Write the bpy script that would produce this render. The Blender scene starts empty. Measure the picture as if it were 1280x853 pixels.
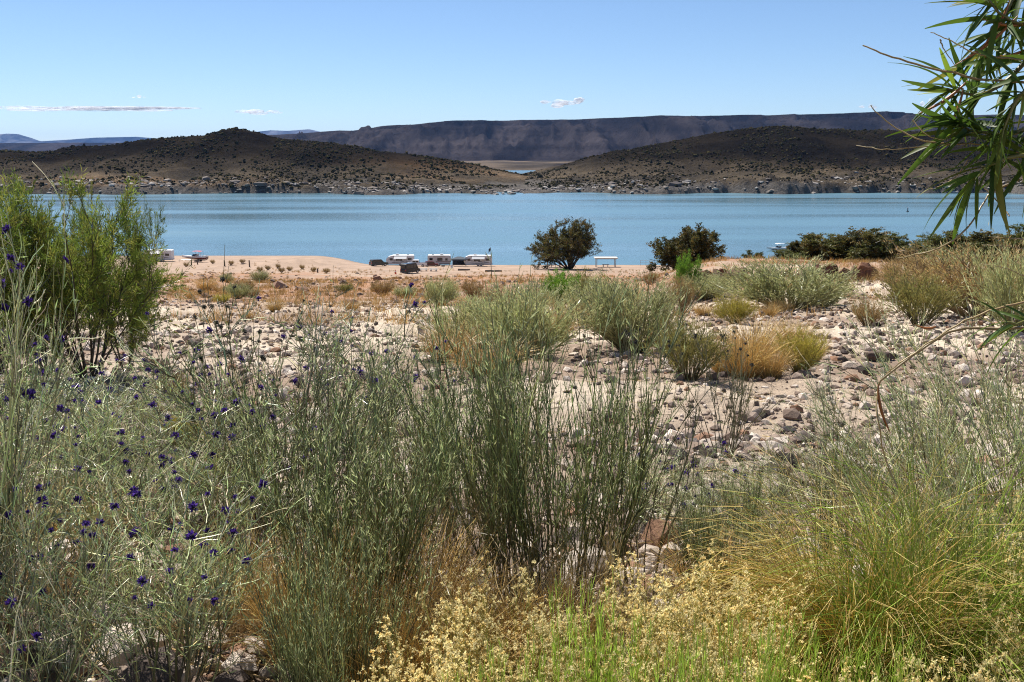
import bpy, math, random
import numpy as np
from mathutils import Vector, Matrix

# ------------------------------------------------------------------ camera, sky, sun, exposure
SC = bpy.context.scene
COL = SC.collection
ZC = 32.0                                    # eye height over the lake
PITCH = math.radians(10.54)
F = 1244.4                                   # focal length in photo pixels (35 mm on 36 mm, 1280 wide)
cam = bpy.data.cameras.new('camera'); cam.lens = 35.0; cam.sensor_width = 36.0
cam.clip_start = 0.05; cam.clip_end = 90000.0
camo = bpy.data.objects.new('camera', cam); COL.objects.link(camo)
camo.location = (0, 0, ZC); camo.rotation_euler = (math.pi/2 - PITCH, 0, 0)
SC.camera = camo

SUN_AZ = math.radians(-34.0)                 # from +Y (view direction) towards +X
SUN_EL = math.radians(58.0)
w = bpy.data.worlds.new('World'); SC.world = w; w.use_nodes = True
nt = w.node_tree
sky = nt.nodes.new('ShaderNodeTexSky'); sky.sky_type = 'NISHITA'; sky.sun_disc = False
sky.sun_elevation = SUN_EL; sky.sun_rotation = SUN_AZ
sky.altitude = 2500.0; sky.air_density = 1.0; sky.dust_density = 1.0; sky.ozone_density = 5.0
nt.links.new(sky.outputs[0], nt.nodes['Background'].inputs[0])
nt.nodes['Background'].inputs[1].default_value = 0.076
sl = bpy.data.lights.new('sun', 'SUN'); sl.energy = 5.0; sl.angle = math.radians(0.53); sl.color = (1.0, 0.955, 0.88)
so = bpy.data.objects.new('sun', sl); COL.objects.link(so)
sdir = Vector((math.sin(SUN_AZ)*math.cos(SUN_EL), math.cos(SUN_AZ)*math.cos(SUN_EL), math.sin(SUN_EL)))
so.rotation_euler = sdir.to_track_quat('Z', 'Y').to_euler(); so.location = (0, 0, 600)
SC.view_settings.view_transform = 'Standard'; SC.view_settings.look = 'None'
SC.view_settings.exposure = 0.76; SC.view_settings.gamma = 1.0
SC.view_settings.use_curve_mapping = False
SC.render.engine = 'CYCLES'
cy = SC.cycles
cy.use_denoising = True; cy.denoising_prefilter = 'NONE'; cy.filter_width = 1.1
cy.max_bounces = 4; cy.diffuse_bounces = 2; cy.glossy_bounces = 2; cy.transmission_bounces = 3
cy.volume_bounces = 0; cy.caustics_reflective = False; cy.caustics_refractive = False

RNG = np.random.default_rng(11)

# ------------------------------------------------------------------ helpers
def srgb(r, g, b):
    return tuple(((c/255.0)/12.92 if c/255.0 <= 0.04045 else ((c/255.0+0.055)/1.055)**2.4) for c in (r, g, b))

def _hash(ix, iy, seed):
    h = (ix.astype(np.int64)*374761393 + iy.astype(np.int64)*668265263 + seed*1442695041) & 0xffffffff
    h = ((h ^ (h >> 13))*1274126177) & 0xffffffff
    h = h ^ (h >> 16)
    return (h & 0xffffff)/float(0xffffff)

def vnoise(x, y, seed=0):
    x = np.asarray(x, float); y = np.asarray(y, float)
    xi = np.floor(x); yi = np.floor(y); fx = x-xi; fy = y-yi
    fx = fx*fx*fx*(fx*(fx*6-15)+10); fy = fy*fy*fy*(fy*(fy*6-15)+10)
    a = _hash(xi, yi, seed); b = _hash(xi+1, yi, seed); c = _hash(xi, yi+1, seed); d = _hash(xi+1, yi+1, seed)
    return (a+(b-a)*fx)*(1-fy) + (c+(d-c)*fx)*fy - 0.5

def fbm(x, y, seed=0, oct=4, gain=0.5, lac=2.03):
    s = 0; a = 1.0; t = 0
    for o in range(oct):
        s = s + a*vnoise(x, y, seed+o*17); t += a
        x = np.asarray(x)*lac+13.7; y = np.asarray(y)*lac-7.3; a *= gain
    return s/t*1.6

def ridged(x, y, seed=0, oct=4, gain=0.5):
    s = 0; a = 1.0; t = 0
    for o in range(oct):
        s = s + a*(1-np.abs(vnoise(x, y, seed+o*31))*4); t += a
        x = np.asarray(x)*2.07+5.1; y = np.asarray(y)*2.07+3.3; a *= gain
    return s/t

def row_angle(row):
    return PITCH + np.arctan((np.asarray(row, float)-426.5)/F)

def ray(px, row):
    cx = px-640.0; cyy = row-426.5
    c, s = math.cos(PITCH), math.sin(PITCH)
    return np.array([cx, F*c - cyy*s, -F*s - cyy*c])

def at(px, row, Y):
    """World point on the sight line through a photo pixel at forward distance Y."""
    d = ray(px, row); return np.array([0, 0, ZC]) + d*(Y/d[1])

def smooth(a, b, t):
    t = np.clip((t-a)/(b-a), 0, 1); return t*t*(3-2*t)

# ---- mesh building
class Geo:
    def __init__(s): s.V = []; s.Q = []; s.T = []; s.C = []; s.n = 0
    def add(s, V, Q=None, T=None, C=(0.5, 0.5, 0.5)):
        V = np.asarray(V, float).reshape(-1, 3); C = np.asarray(C, float)
        if C.ndim == 1: C = np.tile(C, (len(V), 1))
        s.V.append(V); s.C.append(C.reshape(-1, 3))
        if Q is not None and len(Q): s.Q.append(np.asarray(Q, np.int64)+s.n)
        if T is not None and len(T): s.T.append(np.asarray(T, np.int64)+s.n)
        s.n += len(V); return s
    def mesh(s, name, mat, smooth_shade=False):
        V = np.concatenate(s.V); C = np.concatenate(s.C)
        Q = np.concatenate(s.Q) if s.Q else np.zeros((0, 4), np.int64)
        T = np.concatenate(s.T) if s.T else np.zeros((0, 3), np.int64)
        me = bpy.data.meshes.new(name)
        nl = Q.size+T.size; npoly = len(Q)+len(T)
        me.vertices.add(len(V)); me.vertices.foreach_set('co', V.astype(np.float32).ravel())
        me.loops.add(nl); me.loops.foreach_set('vertex_index', np.concatenate([Q.ravel(), T.ravel()]).astype(np.int32))
        me.polygons.add(npoly)
        st = np.concatenate([np.arange(len(Q))*4, Q.size+np.arange(len(T))*3]).astype(np.int32)
        me.polygons.foreach_set('loop_start', st)
        if smooth_shade: me.polygons.foreach_set('use_smooth', np.ones(npoly, bool))
        else: me.polygons.foreach_set('use_smooth', np.zeros(npoly, bool))
        me.update(calc_edges=True)
        at_ = me.color_attributes.new('col', 'FLOAT_COLOR', 'POINT')
        at_.data.foreach_set('color', np.concatenate([np.clip(C, 0, 1), np.ones((len(C), 1))], 1).astype(np.float32).ravel())
        if mat is not None: me.materials.append(mat)
        return me

def tag(o, label=None, cat=None, group=None, kind=None):
    if label: o['label'] = label
    if cat: o['category'] = cat
    if group: o['group'] = group
    if kind: o['kind'] = kind
    return o
def obj(name, me, parent=None, loc=(0, 0, 0), rot=(0, 0, 0), scale=(1, 1, 1), kind=None):
    o = bpy.data.objects.new(name, me); COL.objects.link(o)
    o.parent = parent; o.location = loc; o.rotation_euler = rot; o.scale = scale
    if kind: o['kind'] = kind
    return o
def thing(name, label, cat, loc=(0, 0, 0), rotz=0.0, group=None, scale=(1, 1, 1)):
    o = obj(name, None, None, loc, (0, 0, rotz), scale); o.empty_display_size = 0.2
    return tag(o, label, cat, group)

def norm(v): return v/np.maximum(np.linalg.norm(v, axis=-1, keepdims=True), 1e-9)

def tubes(geo, P, R, C, sides=3):
    """P (N,S,3) centre lines, R (N,S) radii, C (N,S,3) colours."""
    N, S, _ = P.shape
    T = np.empty_like(P); T[:, 1:-1] = P[:, 2:]-P[:, :-2]; T[:, 0] = P[:, 1]-P[:, 0]; T[:, -1] = P[:, -1]-P[:, -2]
    T = norm(T)
    ref = RNG.normal(size=(N, 1, 3)); A = norm(np.cross(T, ref)); B = np.cross(T, A)
    ang = np.arange(sides)*2*math.pi/sides
    V = P[:, :, None]+R[:, :, None, None]*(np.cos(ang)[None, None, :, None]*A[:, :, None]+np.sin(ang)[None, None, :, None]*B[:, :, None])
    idx = np.arange(N*S*sides).reshape(N, S, sides)
    a = idx[:, :-1]; b = idx[:, 1:]
    Q = np.stack([a, np.roll(a, -1, 2), np.roll(b, -1, 2), b], -1).reshape(-1, 4)
    geo.add(V.reshape(-1, 3), Q=Q, C=np.repeat(C[:, :, None], sides, 2).reshape(-1, 3))

def blades(geo, P, D, L, W, C, bend=0.0, tipC=None):
    """Small leaf faces: base P, direction D, length L, width W: four vertices, two triangles folded on the midrib."""
    N = len(P); D = norm(D); side = norm(np.cross(D, RNG.normal(size=(N, 3)))); up = np.cross(side, D)
    L = np.broadcast_to(np.asarray(L, float), (N,))[:, None]; W = np.broadcast_to(np.asarray(W, float), (N,))[:, None]
    mid = P+D*L*0.45+up*L*bend
    V = np.stack([P, mid+side*W*0.5+up*W*0.15, P+D*L, mid-side*W*0.5+up*W*0.15], 1)
    i = np.arange(N)[:, None]*4
    C = np.broadcast_to(C, (N, 3)); tc = C if tipC is None else np.broadcast_to(tipC, (N, 3))
    geo.add(V.reshape(-1, 3), T=np.concatenate([i+[0, 1, 2], i+[0, 2, 3]]), C=np.stack([C, C, tc, C], 1).reshape(-1, 3))

def grow(P0, D0, L, S, up=0.1, wig=0.12, grav=0.0):
    N = len(P0); P = np.empty((N, S, 3)); P[:, 0] = P0; d = norm(D0); st = (np.broadcast_to(np.asarray(L, float), (N,))/(S-1))[:, None]
    for k in range(1, S):
        d = d+RNG.normal(size=(N, 3))*wig; d[:, 2] += up - grav*k/S
        d = norm(d); P[:, k] = P[:, k-1]+d*st
    return P

def sprout(P, k, lo, hi, ang):
    """k children per line of P: start points, directions, position along parent."""
    N, S, _ = P.shape; pi = np.repeat(np.arange(N), k); t = RNG.uniform(lo, hi, N*k)*(S-1)
    i = np.minimum(t.astype(int), S-2); f = (t-i)[:, None]
    p = P[pi, i]*(1-f)+P[pi, i+1]*f; d = norm(P[pi, i+1]-P[pi, i])
    s = norm(np.cross(d, RNG.normal(size=(N*k, 3))))
    a = (ang*RNG.uniform(0.6, 1.3, N*k))[:, None]
    return p, norm(d*np.cos(a)+s*np.sin(a)), t/(S-1), pi

def ramp(a, b, n, S, jit=0.25, lo=0.0, hi=1.0):
    t = np.linspace(lo, hi, S)[None, :, None]
    j = np.exp(RNG.normal(size=(n, 1, 1))*jit*.9)
    hue = 1+RNG.uniform(-jit*0.25, jit*0.25, (n, 1, 3))
    return (np.array(a)*(1-t)+np.array(b)*t)*j*hue

# ------------------------------------------------------------------ materials
def new_mat(name):
    m = bpy.data.materials.new(name); m.use_nodes = True; n = m.node_tree
    return m, n, n.nodes['Principled BSDF'], n.nodes['Material Output']
def plant_mat(name, transl=0.3, rough=0.6, spec=0.25, warm=(1.06, 1.0, 0.70, 1)):
    m, n, p, out = new_mat(name)
    a = n.nodes.new('ShaderNodeAttribute'); a.attribute_name = 'col'
    oi = n.nodes.new('ShaderNodeObjectInfo')
    mr = n.nodes.new('ShaderNodeMapRange'); mr.inputs[3].default_value = 0.82; mr.inputs[4].default_value = 1.18
    n.links.new(oi.outputs['Random'], mr.inputs[0])
    hs = n.nodes.new('ShaderNodeHueSaturation'); n.links.new(a.outputs['Color'], hs.inputs['Color'])
    n.links.new(mr.outputs[0], hs.inputs['Value'])
    wm = n.nodes.new('ShaderNodeMix'); wm.data_type = 'RGBA'; wm.blend_type = 'MULTIPLY'; wm.inputs[0].default_value = 1.0; wm.inputs[7].default_value = warm
    n.links.new(hs.outputs[0], wm.inputs[6]); fin = wm.outputs[2]
    n.links.new(fin, p.inputs['Base Color'])
    p.inputs['Roughness'].default_value = rough; p.inputs['Specular IOR Level'].default_value = spec
    if transl > 0:
        t = n.nodes.new('ShaderNodeBsdfTranslucent'); n.links.new(fin, t.inputs['Color'])
        mx = n.nodes.new('ShaderNodeMixShader'); mx.inputs[0].default_value = transl
        n.links.new(p.outputs[0], mx.inputs[1]); n.links.new(t.outputs[0], mx.inputs[2]); n.links.new(mx.outputs[0], out.inputs['Surface'])
    return m
def flat_mat(name, color, rough=0.5, metal=0.0, spec=0.5, var=0.12, scale=6.0):
    m, n, p, out = new_mat(name)
    tc = n.nodes.new('ShaderNodeTexCoord'); nz = n.nodes.new('ShaderNodeTexNoise'); nz.inputs['Scale'].default_value = scale; nz.inputs['Detail'].default_value = 4
    n.links.new(tc.outputs['Object'], nz.inputs['Vector'])
    mx = n.nodes.new('ShaderNodeMix'); mx.data_type = 'RGBA'
    mx.inputs[6].default_value = tuple(c*(1-var) for c in color)+(1,); mx.inputs[7].default_value = tuple(min(1, c*(1+var)) for c in color)+(1,)
    n.links.new(nz.outputs['Fac'], mx.inputs[0]); n.links.new(mx.outputs[2], p.inputs['Base Color'])
    p.inputs['Roughness'].default_value = rough; p.inputs['Metallic'].default_value = metal; p.inputs['Specular IOR Level'].default_value = spec
    return m
def attr_noise_mat(name, scales, amp, bump, bump_scale, rough=0.9, bdist=0.05, spec=0.15):
    """Attribute colour broken up by noise at several world scales, with fine relief."""
    m, n, p, out = new_mat(name)
    a = n.nodes.new('ShaderNodeAttribute'); a.attribute_name = 'col'
    tc = n.nodes.new('ShaderNodeTexCoord'); prev = a.outputs['Color']
    for sc, am in zip(scales, amp):
        nz = n.nodes.new('ShaderNodeTexNoise'); nz.inputs['Scale'].default_value = sc; nz.inputs['Detail'].default_value = 6; nz.inputs['Roughness'].default_value = 0.65
        n.links.new(tc.outputs['Object'], nz.inputs['Vector'])
        mr = n.nodes.new('ShaderNodeMapRange'); mr.inputs[1].default_value = 0.3; mr.inputs[2].default_value = 0.7
        mr.inputs[3].default_value = 1-am; mr.inputs[4].default_value = 1+am
        n.links.new(nz.outputs['Fac'], mr.inputs[0])
        vm = n.nodes.new('ShaderNodeVectorMath'); vm.operation = 'MULTIPLY'
        n.links.new(prev, vm.inputs[0]); n.links.new(mr.outputs[0], vm.inputs[1]); prev = vm.outputs[0]
    n.links.new(prev, p.inputs['Base Color'])
    p.inputs['Roughness'].default_value = rough; p.inputs['Specular IOR Level'].default_value = spec
    if bump:
        nz = n.nodes.new('ShaderNodeTexNoise'); nz.inputs['Scale'].default_value = bump_scale; nz.inputs['Detail'].default_value = 8; nz.inputs['Roughness'].default_value = 0.7
        n.links.new(tc.outputs['Object'], nz.inputs['Vector'])
        b = n.nodes.new('ShaderNodeBump'); b.inputs['Strength'].default_value = bump; b.inputs['Distance'].default_value = bdist
        n.links.new(nz.outputs['Fac'], b.inputs['Height']); n.links.new(b.outputs[0], p.inputs['Normal'])
    return m

M = {}
M['plant'] = plant_mat('plant_stem', 0.10, 0.38, 0.5)
M['scrub'] = plant_mat('far_scrub', 0.0, 0.95, 0.03)
M['leaf'] = plant_mat('plant_leaf', 0.38, 0.5)
M['willow'] = plant_mat('willow_leaf', 0.42, 0.5, 0.3)
M['petal'] = plant_mat('petal', 0.5, 0.6, 0.25, (1, 1, 1, 1))
M['ground'] = attr_noise_mat('desert_ground', (0.35, 3.0, 22.0), (0.10, 0.16, 0.22), 1.0, 11.0, bdist=0.07)
M['stone'] = attr_noise_mat('stone', (9.0,), (0.22,), 0.6, 30.0, bdist=0.02)
M['hill'] = attr_noise_mat('hill_soil', (0.02, 0.12, 0.5), (0.18, 0.25, 0.35), 1.0, 0.25, bdist=3.0, spec=0.0)
M['far'] = attr_noise_mat('far_land', (0.002, 0.012, 0.05), (0.12, 0.16, 0.2), 1.0, 0.012, bdist=30.0, spec=0.0)
M['ledge'] = attr_noise_mat('red_rock', (0.8, 5.0), (0.25, 0.3), 0.9, 4.0, bdist=0.2)

# ------------------------------------------------------------------ terrain height
YT = np.array([0, 3, 5, 7, 10, 15, 20, 30, 40, 50, 60, 75, 100, 130, 170, 220, 250, 270, 285, 300, 316, 345, 400.])
def rows_to_z(rows): return [ZC - y*math.tan(float(row_angle(r))) for y, r in zip(YT[4:], rows)]
NEAR = [ZC-1.62, ZC-1.66, ZC-1.95, ZC-2.3]
LEFT = NEAR+rows_to_z([537, 470, 438, 408, 392, 382, 376, 370, 362, 355, 349, 343, 336, 330.5, 326.5, 322.6, 320.6, 320, 320]); LEFT[-2:] = [-1.5, -5]
MIDC = NEAR+rows_to_z([537, 470, 438, 408, 392, 382, 376, 370, 362, 355, 349, 344, 339, 335.3, 332.4, 332, 331, 330, 330]); MIDC[-4:] = [-0.35, -1.2, -3, -6]
RIGH = NEAR+rows_to_z([537, 468, 434, 398, 375, 360, 349, 337.5, 329.5, 331, 336, 338, 337, 335, 332.4, 332, 331, 330, 330]); RIGH[-4:] = [-0.35, -1.2, -3, -6]
UC = np.array([-2400, -900, -440, -250, -165, 40, 130, 270, 900, 2400.])
ZT = np.array([LEFT, LEFT, LEFT, LEFT, MIDC, MIDC, MIDC, RIGH, RIGH, RIGH])
LEDGES = []                                                  # (x, y, half width, depth, run)
def height(x, y):
    x = np.asarray(x, float); y = np.asarray(y, float)
    yy = np.clip(y, 0, 400)
    u = np.clip(x/np.maximum(y, 6.0)*F, -2400, 2400)
    zc = np.stack([np.interp(yy, YT, ZT[k]) for k in range(len(UC))], -1)
    i = np.clip(np.searchsorted(UC, u)-1, 0, len(UC)-2); f = (u-UC[i])/(UC[i+1]-UC[i]); f = f*f*(3-2*f)
    z = np.take_along_axis(zc, i[..., None], -1)[..., 0]*(1-f)+np.take_along_axis(zc, (i+1)[..., None], -1)[..., 0]*f
    r = np.hypot(x, y)
    shore = smooth(225, 262, r)
    z = z + fbm(x*0.09, y*0.09, 3, 4)*0.55*smooth(14, 45, r)*(1-shore)
    z = z + fbm(x*0.03, y*0.03, 8, 3)*1.0*smooth(50, 110, r)*(1-shore)
    z = z + fbm(x*0.5, y*0.5, 21, 4)*0.24*smooth(2.5, 9, r)*(1-0.8*shore)
    z = z + fbm(x*2.2, y*2.2, 40, 3)*0.075*(1-smooth(30, 70, r))
    z = z + 0.28*np.exp(-((x+2.2)/1.0)**2-((y-2.6)/1.6)**2)            # low mound at the near left
    for (lx, ly, lw, dep, run) in LEDGES:
        e = ly+fbm(x*0.9/np.maximum(lw, .5), x*0+ly, 71, 3)*lw*0.55
        dy = e-y
        z = z - dep*np.exp(-((x-lx)/lw)**4)*np.where(dy > 0, np.exp(-np.abs(dy)/run), np.exp(-(dy/0.05)**2))
    # camera side bank that the sandy point makes on the left
    z = z + 1.3*np.exp(-((x+58)/17)**2-((y-258)/8)**2)*(1+1.6*fbm(x*.22, y*.3, 5, 4))
    return z
def hit(px, row, near=1.6):
    d = ray(px, row); Y = np.geomspace(near, 400, 3000); x = d[0]/d[1]*Y; z = ZC+d[2]/d[1]*Y
    below = np.nonzero(z <= height(x, Y))[0]
    k = below[0] if len(below) else len(Y)-1
    return np.array([x[k], Y[k], float(height(x[k], Y[k]))])
for px, row, wpx, dep in [(275, 466, 36, 0.42), (535, 408, 60, 0.75), (600, 404, 40, 0.5), (480, 432, 26, 0.3), (860, 385, 70, 0.5)]:
    p = hit(px, row); LEDGES.append((p[0], p[1], wpx*p[1]/F, dep, dep*2.2))

# ------------------------------------------------------------------ the setting: ground
def build_ground():
    a1 = np.radians(np.concatenate([np.arange(-180, -42, 2.0), np.arange(-42, 42, 0.2), np.arange(42, 180, 2.0)]))
    r = np.geomspace(0.35, 400, 470)
    A, R = np.meshgrid(a1, r); X = R*np.sin(A); Y = R*np.cos(A); Z = height(X, Y)
    n = len(a1); m = len(r)
    idx = np.arange(n*m).reshape(m, n); a = idx[:-1]; b = idx[1:]
    Q = np.stack([a, np.roll(a, -1, 1), np.roll(b, -1, 1), b], -1).reshape(-1, 4)
    sand = np.array([0.29, 0.21, 0.15]); pale = np.array([0.56, 0.46, 0.345]); red = np.array([0.34, 0.185, 0.105]); beach = np.array([0.33, 0.235, 0.17]); dark = np.array([0.26, 0.18, 0.13])
    n1 = fbm(X*0.25, Y*0.25, 50, 5)[..., None]; n2 = fbm(X*0.06, Y*0.06, 60, 5)[..., None]
    C = sand+(pale-sand)*np.clip(0.5+n1*2.4, 0, 1)
    rz = np.clip(smooth(40, 75, R)[..., None]+n2*0.9-0.1, 0, 1)*smooth(28, 55, R)[..., None]
    C = C*(1-rz)+(red+(dark-red)*np.clip(0.4+n1*2, 0, 1))*rz
    bz = smooth(205, 240, R)[..., None]; C = C*(1-bz)+beach*(1+n1*0.35)*bz
    wet = smooth(0.5, -0.1, Z)[..., None]*smooth(250, 270, R)[..., None]; C = C*(1-0.45*wet)
    g = Geo().add(np.stack([X, Y, Z], -1).reshape(-1, 3), Q=Q, C=C.reshape(-1, 3))
    o = obj('ground', g.mesh('ground', M['ground'], True)); tag(o, 'pale sandy desert slope falling to the beach', 'ground', kind='structure')
    return o
GROUND = build_ground()

# ------------------------------------------------------------------ lake
def build_water():
    m, n, p, out = new_mat('lake_water')
    tc = n.nodes.new('ShaderNodeTexCoord')
    p.inputs['Base Color'].default_value = (0.10, 0.19, 0.235, 1); p.inputs['IOR'].default_value = 1.33
    mp0 = n.nodes.new('ShaderNodeMapping'); mp0.inputs['Scale'].default_value = (0.0022, 0.016, 1); n.links.new(tc.outputs['Object'], mp0.inputs[0])
    big = n.nodes.new('ShaderNodeTexNoise'); big.inputs['Scale'].default_value = 1.0; big.inputs['Detail'].default_value = 5; n.links.new(mp0.outputs[0], big.inputs['Vector'])
    mr = n.nodes.new('ShaderNodeMapRange'); mr.inputs[1].default_value = 0.35; mr.inputs[2].default_value = 0.65; mr.inputs[3].default_value = 0.05; mr.inputs[4].default_value = 0.30
    n.links.new(big.outputs['Fac'], mr.inputs[0]); n.links.new(mr.outputs[0], p.inputs['Roughness'])
    mp = n.nodes.new('ShaderNodeMapping'); mp.inputs['Scale'].default_value = (0.35, 0.9, 1); n.links.new(tc.outputs['Object'], mp.inputs[0])
    nz = n.nodes.new('ShaderNodeTexNoise'); nz.inputs['Scale'].default_value = 1.0; nz.inputs['Detail'].default_value = 5; nz.inputs['Roughness'].default_value = 0.6
    n.links.new(mp.outputs[0], nz.inputs['Vector'])
    b = n.nodes.new('ShaderNodeBump'); b.inputs['Distance'].default_value = 0.35
    mr2 = n.nodes.new('ShaderNodeMapRange'); mr2.inputs[1].default_value = 0.35; mr2.inputs[2].default_value = 0.65; mr2.inputs[3].default_value = 0.14; mr2.inputs[4].default_value = 0.6
    n.links.new(big.outputs['Fac'], mr2.inputs[0]); n.links.new(mr2.outputs[0], b.inputs['Strength'])
    n.links.new(nz.outputs['Fac'], b.inputs['Height']); n.links.new(b.outputs[0], p.inputs['Normal'])
    xs = np.linspace(-6000, 6000, 13); ys = np.concatenate([np.linspace(180, 900, 7), np.linspace(1300, 3300, 4)])
    X, Y = np.meshgrid(xs, ys); idx = np.arange(X.size).reshape(X.shape)
    Q = np.stack([idx[:-1, :-1], idx[:-1, 1:], idx[1:, 1:], idx[1:, :-1]], -1).reshape(-1, 4)
    g = Geo().add(np.stack([X, Y, 0*X], -1), Q=Q)
    o = obj('lake_water', g.mesh('lake_water', m, True)); tag(o, 'calm blue lake between the beach and the rocky hills', 'lake', kind='structure')
build_water()

# ------------------------------------------------------------------ hills beyond the lake
def grid_obj(name, U, Yv, zfun, cfun, mat, label, cat):
    """Terrain patch over columns U (photo pixels from centre at its own distance) and forward distances Yv."""
    UU, YY = np.meshgrid(U, Yv); X = UU/F*YY; Z = zfun(X, YY, UU)
    idx = np.arange(X.size).reshape(X.shape)
    Q = np.stack([idx[:-1, :-1], idx[:-1, 1:], idx[1:, 1:], idx[1:, :-1]], -1).reshape(-1, 4)
    g = Geo().add(np.stack([X, YY, Z], -1), Q=Q, C=cfun(X, YY, Z).reshape(-1, 3))
    o = obj(name, g.mesh(name, mat, True)); tag(o, label, cat, kind='structure'); return o
def sil(points, Y):
    p = np.array(points, float); u = p[:, 0]-640; z = ZC - Y*np.tan(row_angle(p[:, 1])); return u, z

LS = [(-900, 196), (-300, 194), (-60, 191), (20, 189), (60, 191), (100, 187), (150, 183), (190, 176), (230, 171), (265, 169), (285, 164), (303, 161.5), (325, 165), (345, 171), (370, 175), (400, 179), (430, 184), (470, 190), (510, 194), (550, 199), (590, 206), (620, 213), (650, 219), (690, 226), (740, 236), (800, 246), (900, 250)]
RS = [(520, 252), (560, 245), (600, 231), (640, 222), (680, 212), (720, 203), (760, 193), (800, 184), (830, 178), (860, 172), (900, 165), (930, 161), (960, 160), (1000, 161), (1050, 164), (1100, 164), (1150, 166), (1200, 169), (1280, 173), (1500, 176), (2200, 190)]
def hill_fun(sil_pts, Yc, Ys, seed):
    su, sz = sil(sil_pts, Yc)
    def f(X, Y, U=None):
        u = X/Y*F; crest = np.interp(u, su, sz)
        ysh = Ys+fbm(u*0.012, u*0+seed, seed, 4)*46
        t = np.clip((Y-ysh)/(Yc-ysh), 0, 1)
        prof = 0.16*smooth(0.0, 0.05, t)+0.17*smooth(0.05, 0.42, t)+0.67*smooth(0.34, 1.0, t)
        prof = np.where(t < 0.06, np.maximum(prof, 0), prof)
        back = smooth(Yc+40, Yc+420, Y)
        z = -4+(crest+4)*prof*(1-back*1.05)
        amp = smooth(0.0, 0.12, t)*(1-0.75*smooth(0.85, 1.0, t))*np.clip(crest/40, 0.15, 1)
        z = z+ridged(X*0.011, Y*0.008, seed+3, 4)*6.5*amp+fbm(X*0.05, Y*0.04, seed+5, 4)*4.0*amp*(1-t*0.5)
        # broken rock edge along the water
        z = z+np.abs(fbm(X*0.09, Y*0.05, seed+9, 4))*9*np.exp(-((t-0.07)/0.07)**2)*smooth(0, 0.03, t)*np.clip(crest/30, 0.2, 1)
        z = z+fbm(X*0.2, Y*0.2, seed+7, 2)*0.9*smooth(0.02, 0.2, t)
        return np.where(t <= 0, -4, z)
    return f
def hill_col(seed, orange):
    def c(X, Y, Z):
        dk = np.array([0.040, 0.034, 0.027]); br = np.array([0.078, 0.062, 0.044]); rd = np.array([0.15, 0.098, 0.058]); rock = np.array([0.15, 0.135, 0.12]); tan = np.array([0.16, 0.12, 0.08])
        n1 = fbm(X*0.02, Y*0.03, seed+20, 5)[..., None]; n2 = fbm(X*0.006, Y*0.012, seed+30, 5)[..., None]
        C = dk+(br-dk)*np.clip(0.5+n1*2.2, 0, 1)
        u = X/Y*F+640
        o = np.clip((n2*2.4+0.15)+orange(u)[..., None]-smooth(20, 36, Z)[..., None]*0.7, 0, 1)*smooth(3.5, 9, Z)[..., None]
        C = C*(1-o)+rd*o
        tn = np.clip(fbm(X*0.008, Y*0.03, seed+44, 4)[..., None]*3-0.25, 0, 1)*smooth(6, 12, Z)[..., None]*(1-smooth(18, 30, Z)[..., None])
        C = C*(1-0.7*tn)+tan*0.7*tn
        rk = (1-smooth(3.0, 9.0, Z+n1[..., 0]*9))[..., None]
        C = C*(1+0.5*(smooth(5, 8, Z)*(1-smooth(13, 20, Z)))[..., None]); cap = smooth(17, 33, Z+n2[..., 0]*16)[..., None]
        return (C*(1-rk)+rock*rk)*(1-0.66*cap)*0.75
    return c
hl = hill_fun(LS, 1150, 848, 101); hr = hill_fun(RS, 1180, 862, 202)
UF = np.arange(-1250, 300, 2.2); YF = np.concatenate([np.arange(800, 960, 4.0), np.arange(960, 1240, 7.0), np.arange(1240, 1640, 25.0)])
HILL_L = grid_obj('scrub_hill', UF, YF, hl, hill_col(101, lambda u: 0.55*np.exp(-((u-510)/70)**2)-0.25), M['hill'], 'brown rocky hill with a rounded summit across the lake', 'hill')
UR = np.arange(-130, 1300, 2.2)
HILL_R = grid_obj('scrub_hill', UR, YF, hr, hill_col(202, lambda u: -0.9+0*u), M['hill'], 'long dark scrub covered hill below the flat mesa', 'hill')

# plain behind the hills, low terraces, mesa, plateau, mountains
def plain_z(X, Y, U=None): return np.interp(Y, [2150, 2350, 3200, 30000], [-3, 2.0, 8, 60])+fbm(X*.004, Y*.004, 9, 4)*6*smooth(2250, 2900, Y)
def c_plain(X, Y, Z):
    a = np.array([0.15, 0.115, 0.085]); b = np.array([0.06, 0.05, 0.04]); n = fbm(X*.006, Y*.002, 77, 5)[..., None]; return a+(b-a)*np.clip(.5+n*2.5, 0, 1)
grid_obj('desert_plain', np.arange(-2600, 2601, 12.0), np.geomspace(2150, 30000, 90), plain_z, c_plain, M['far'], 'flat tan desert plain behind the hills', 'plain')

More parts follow.
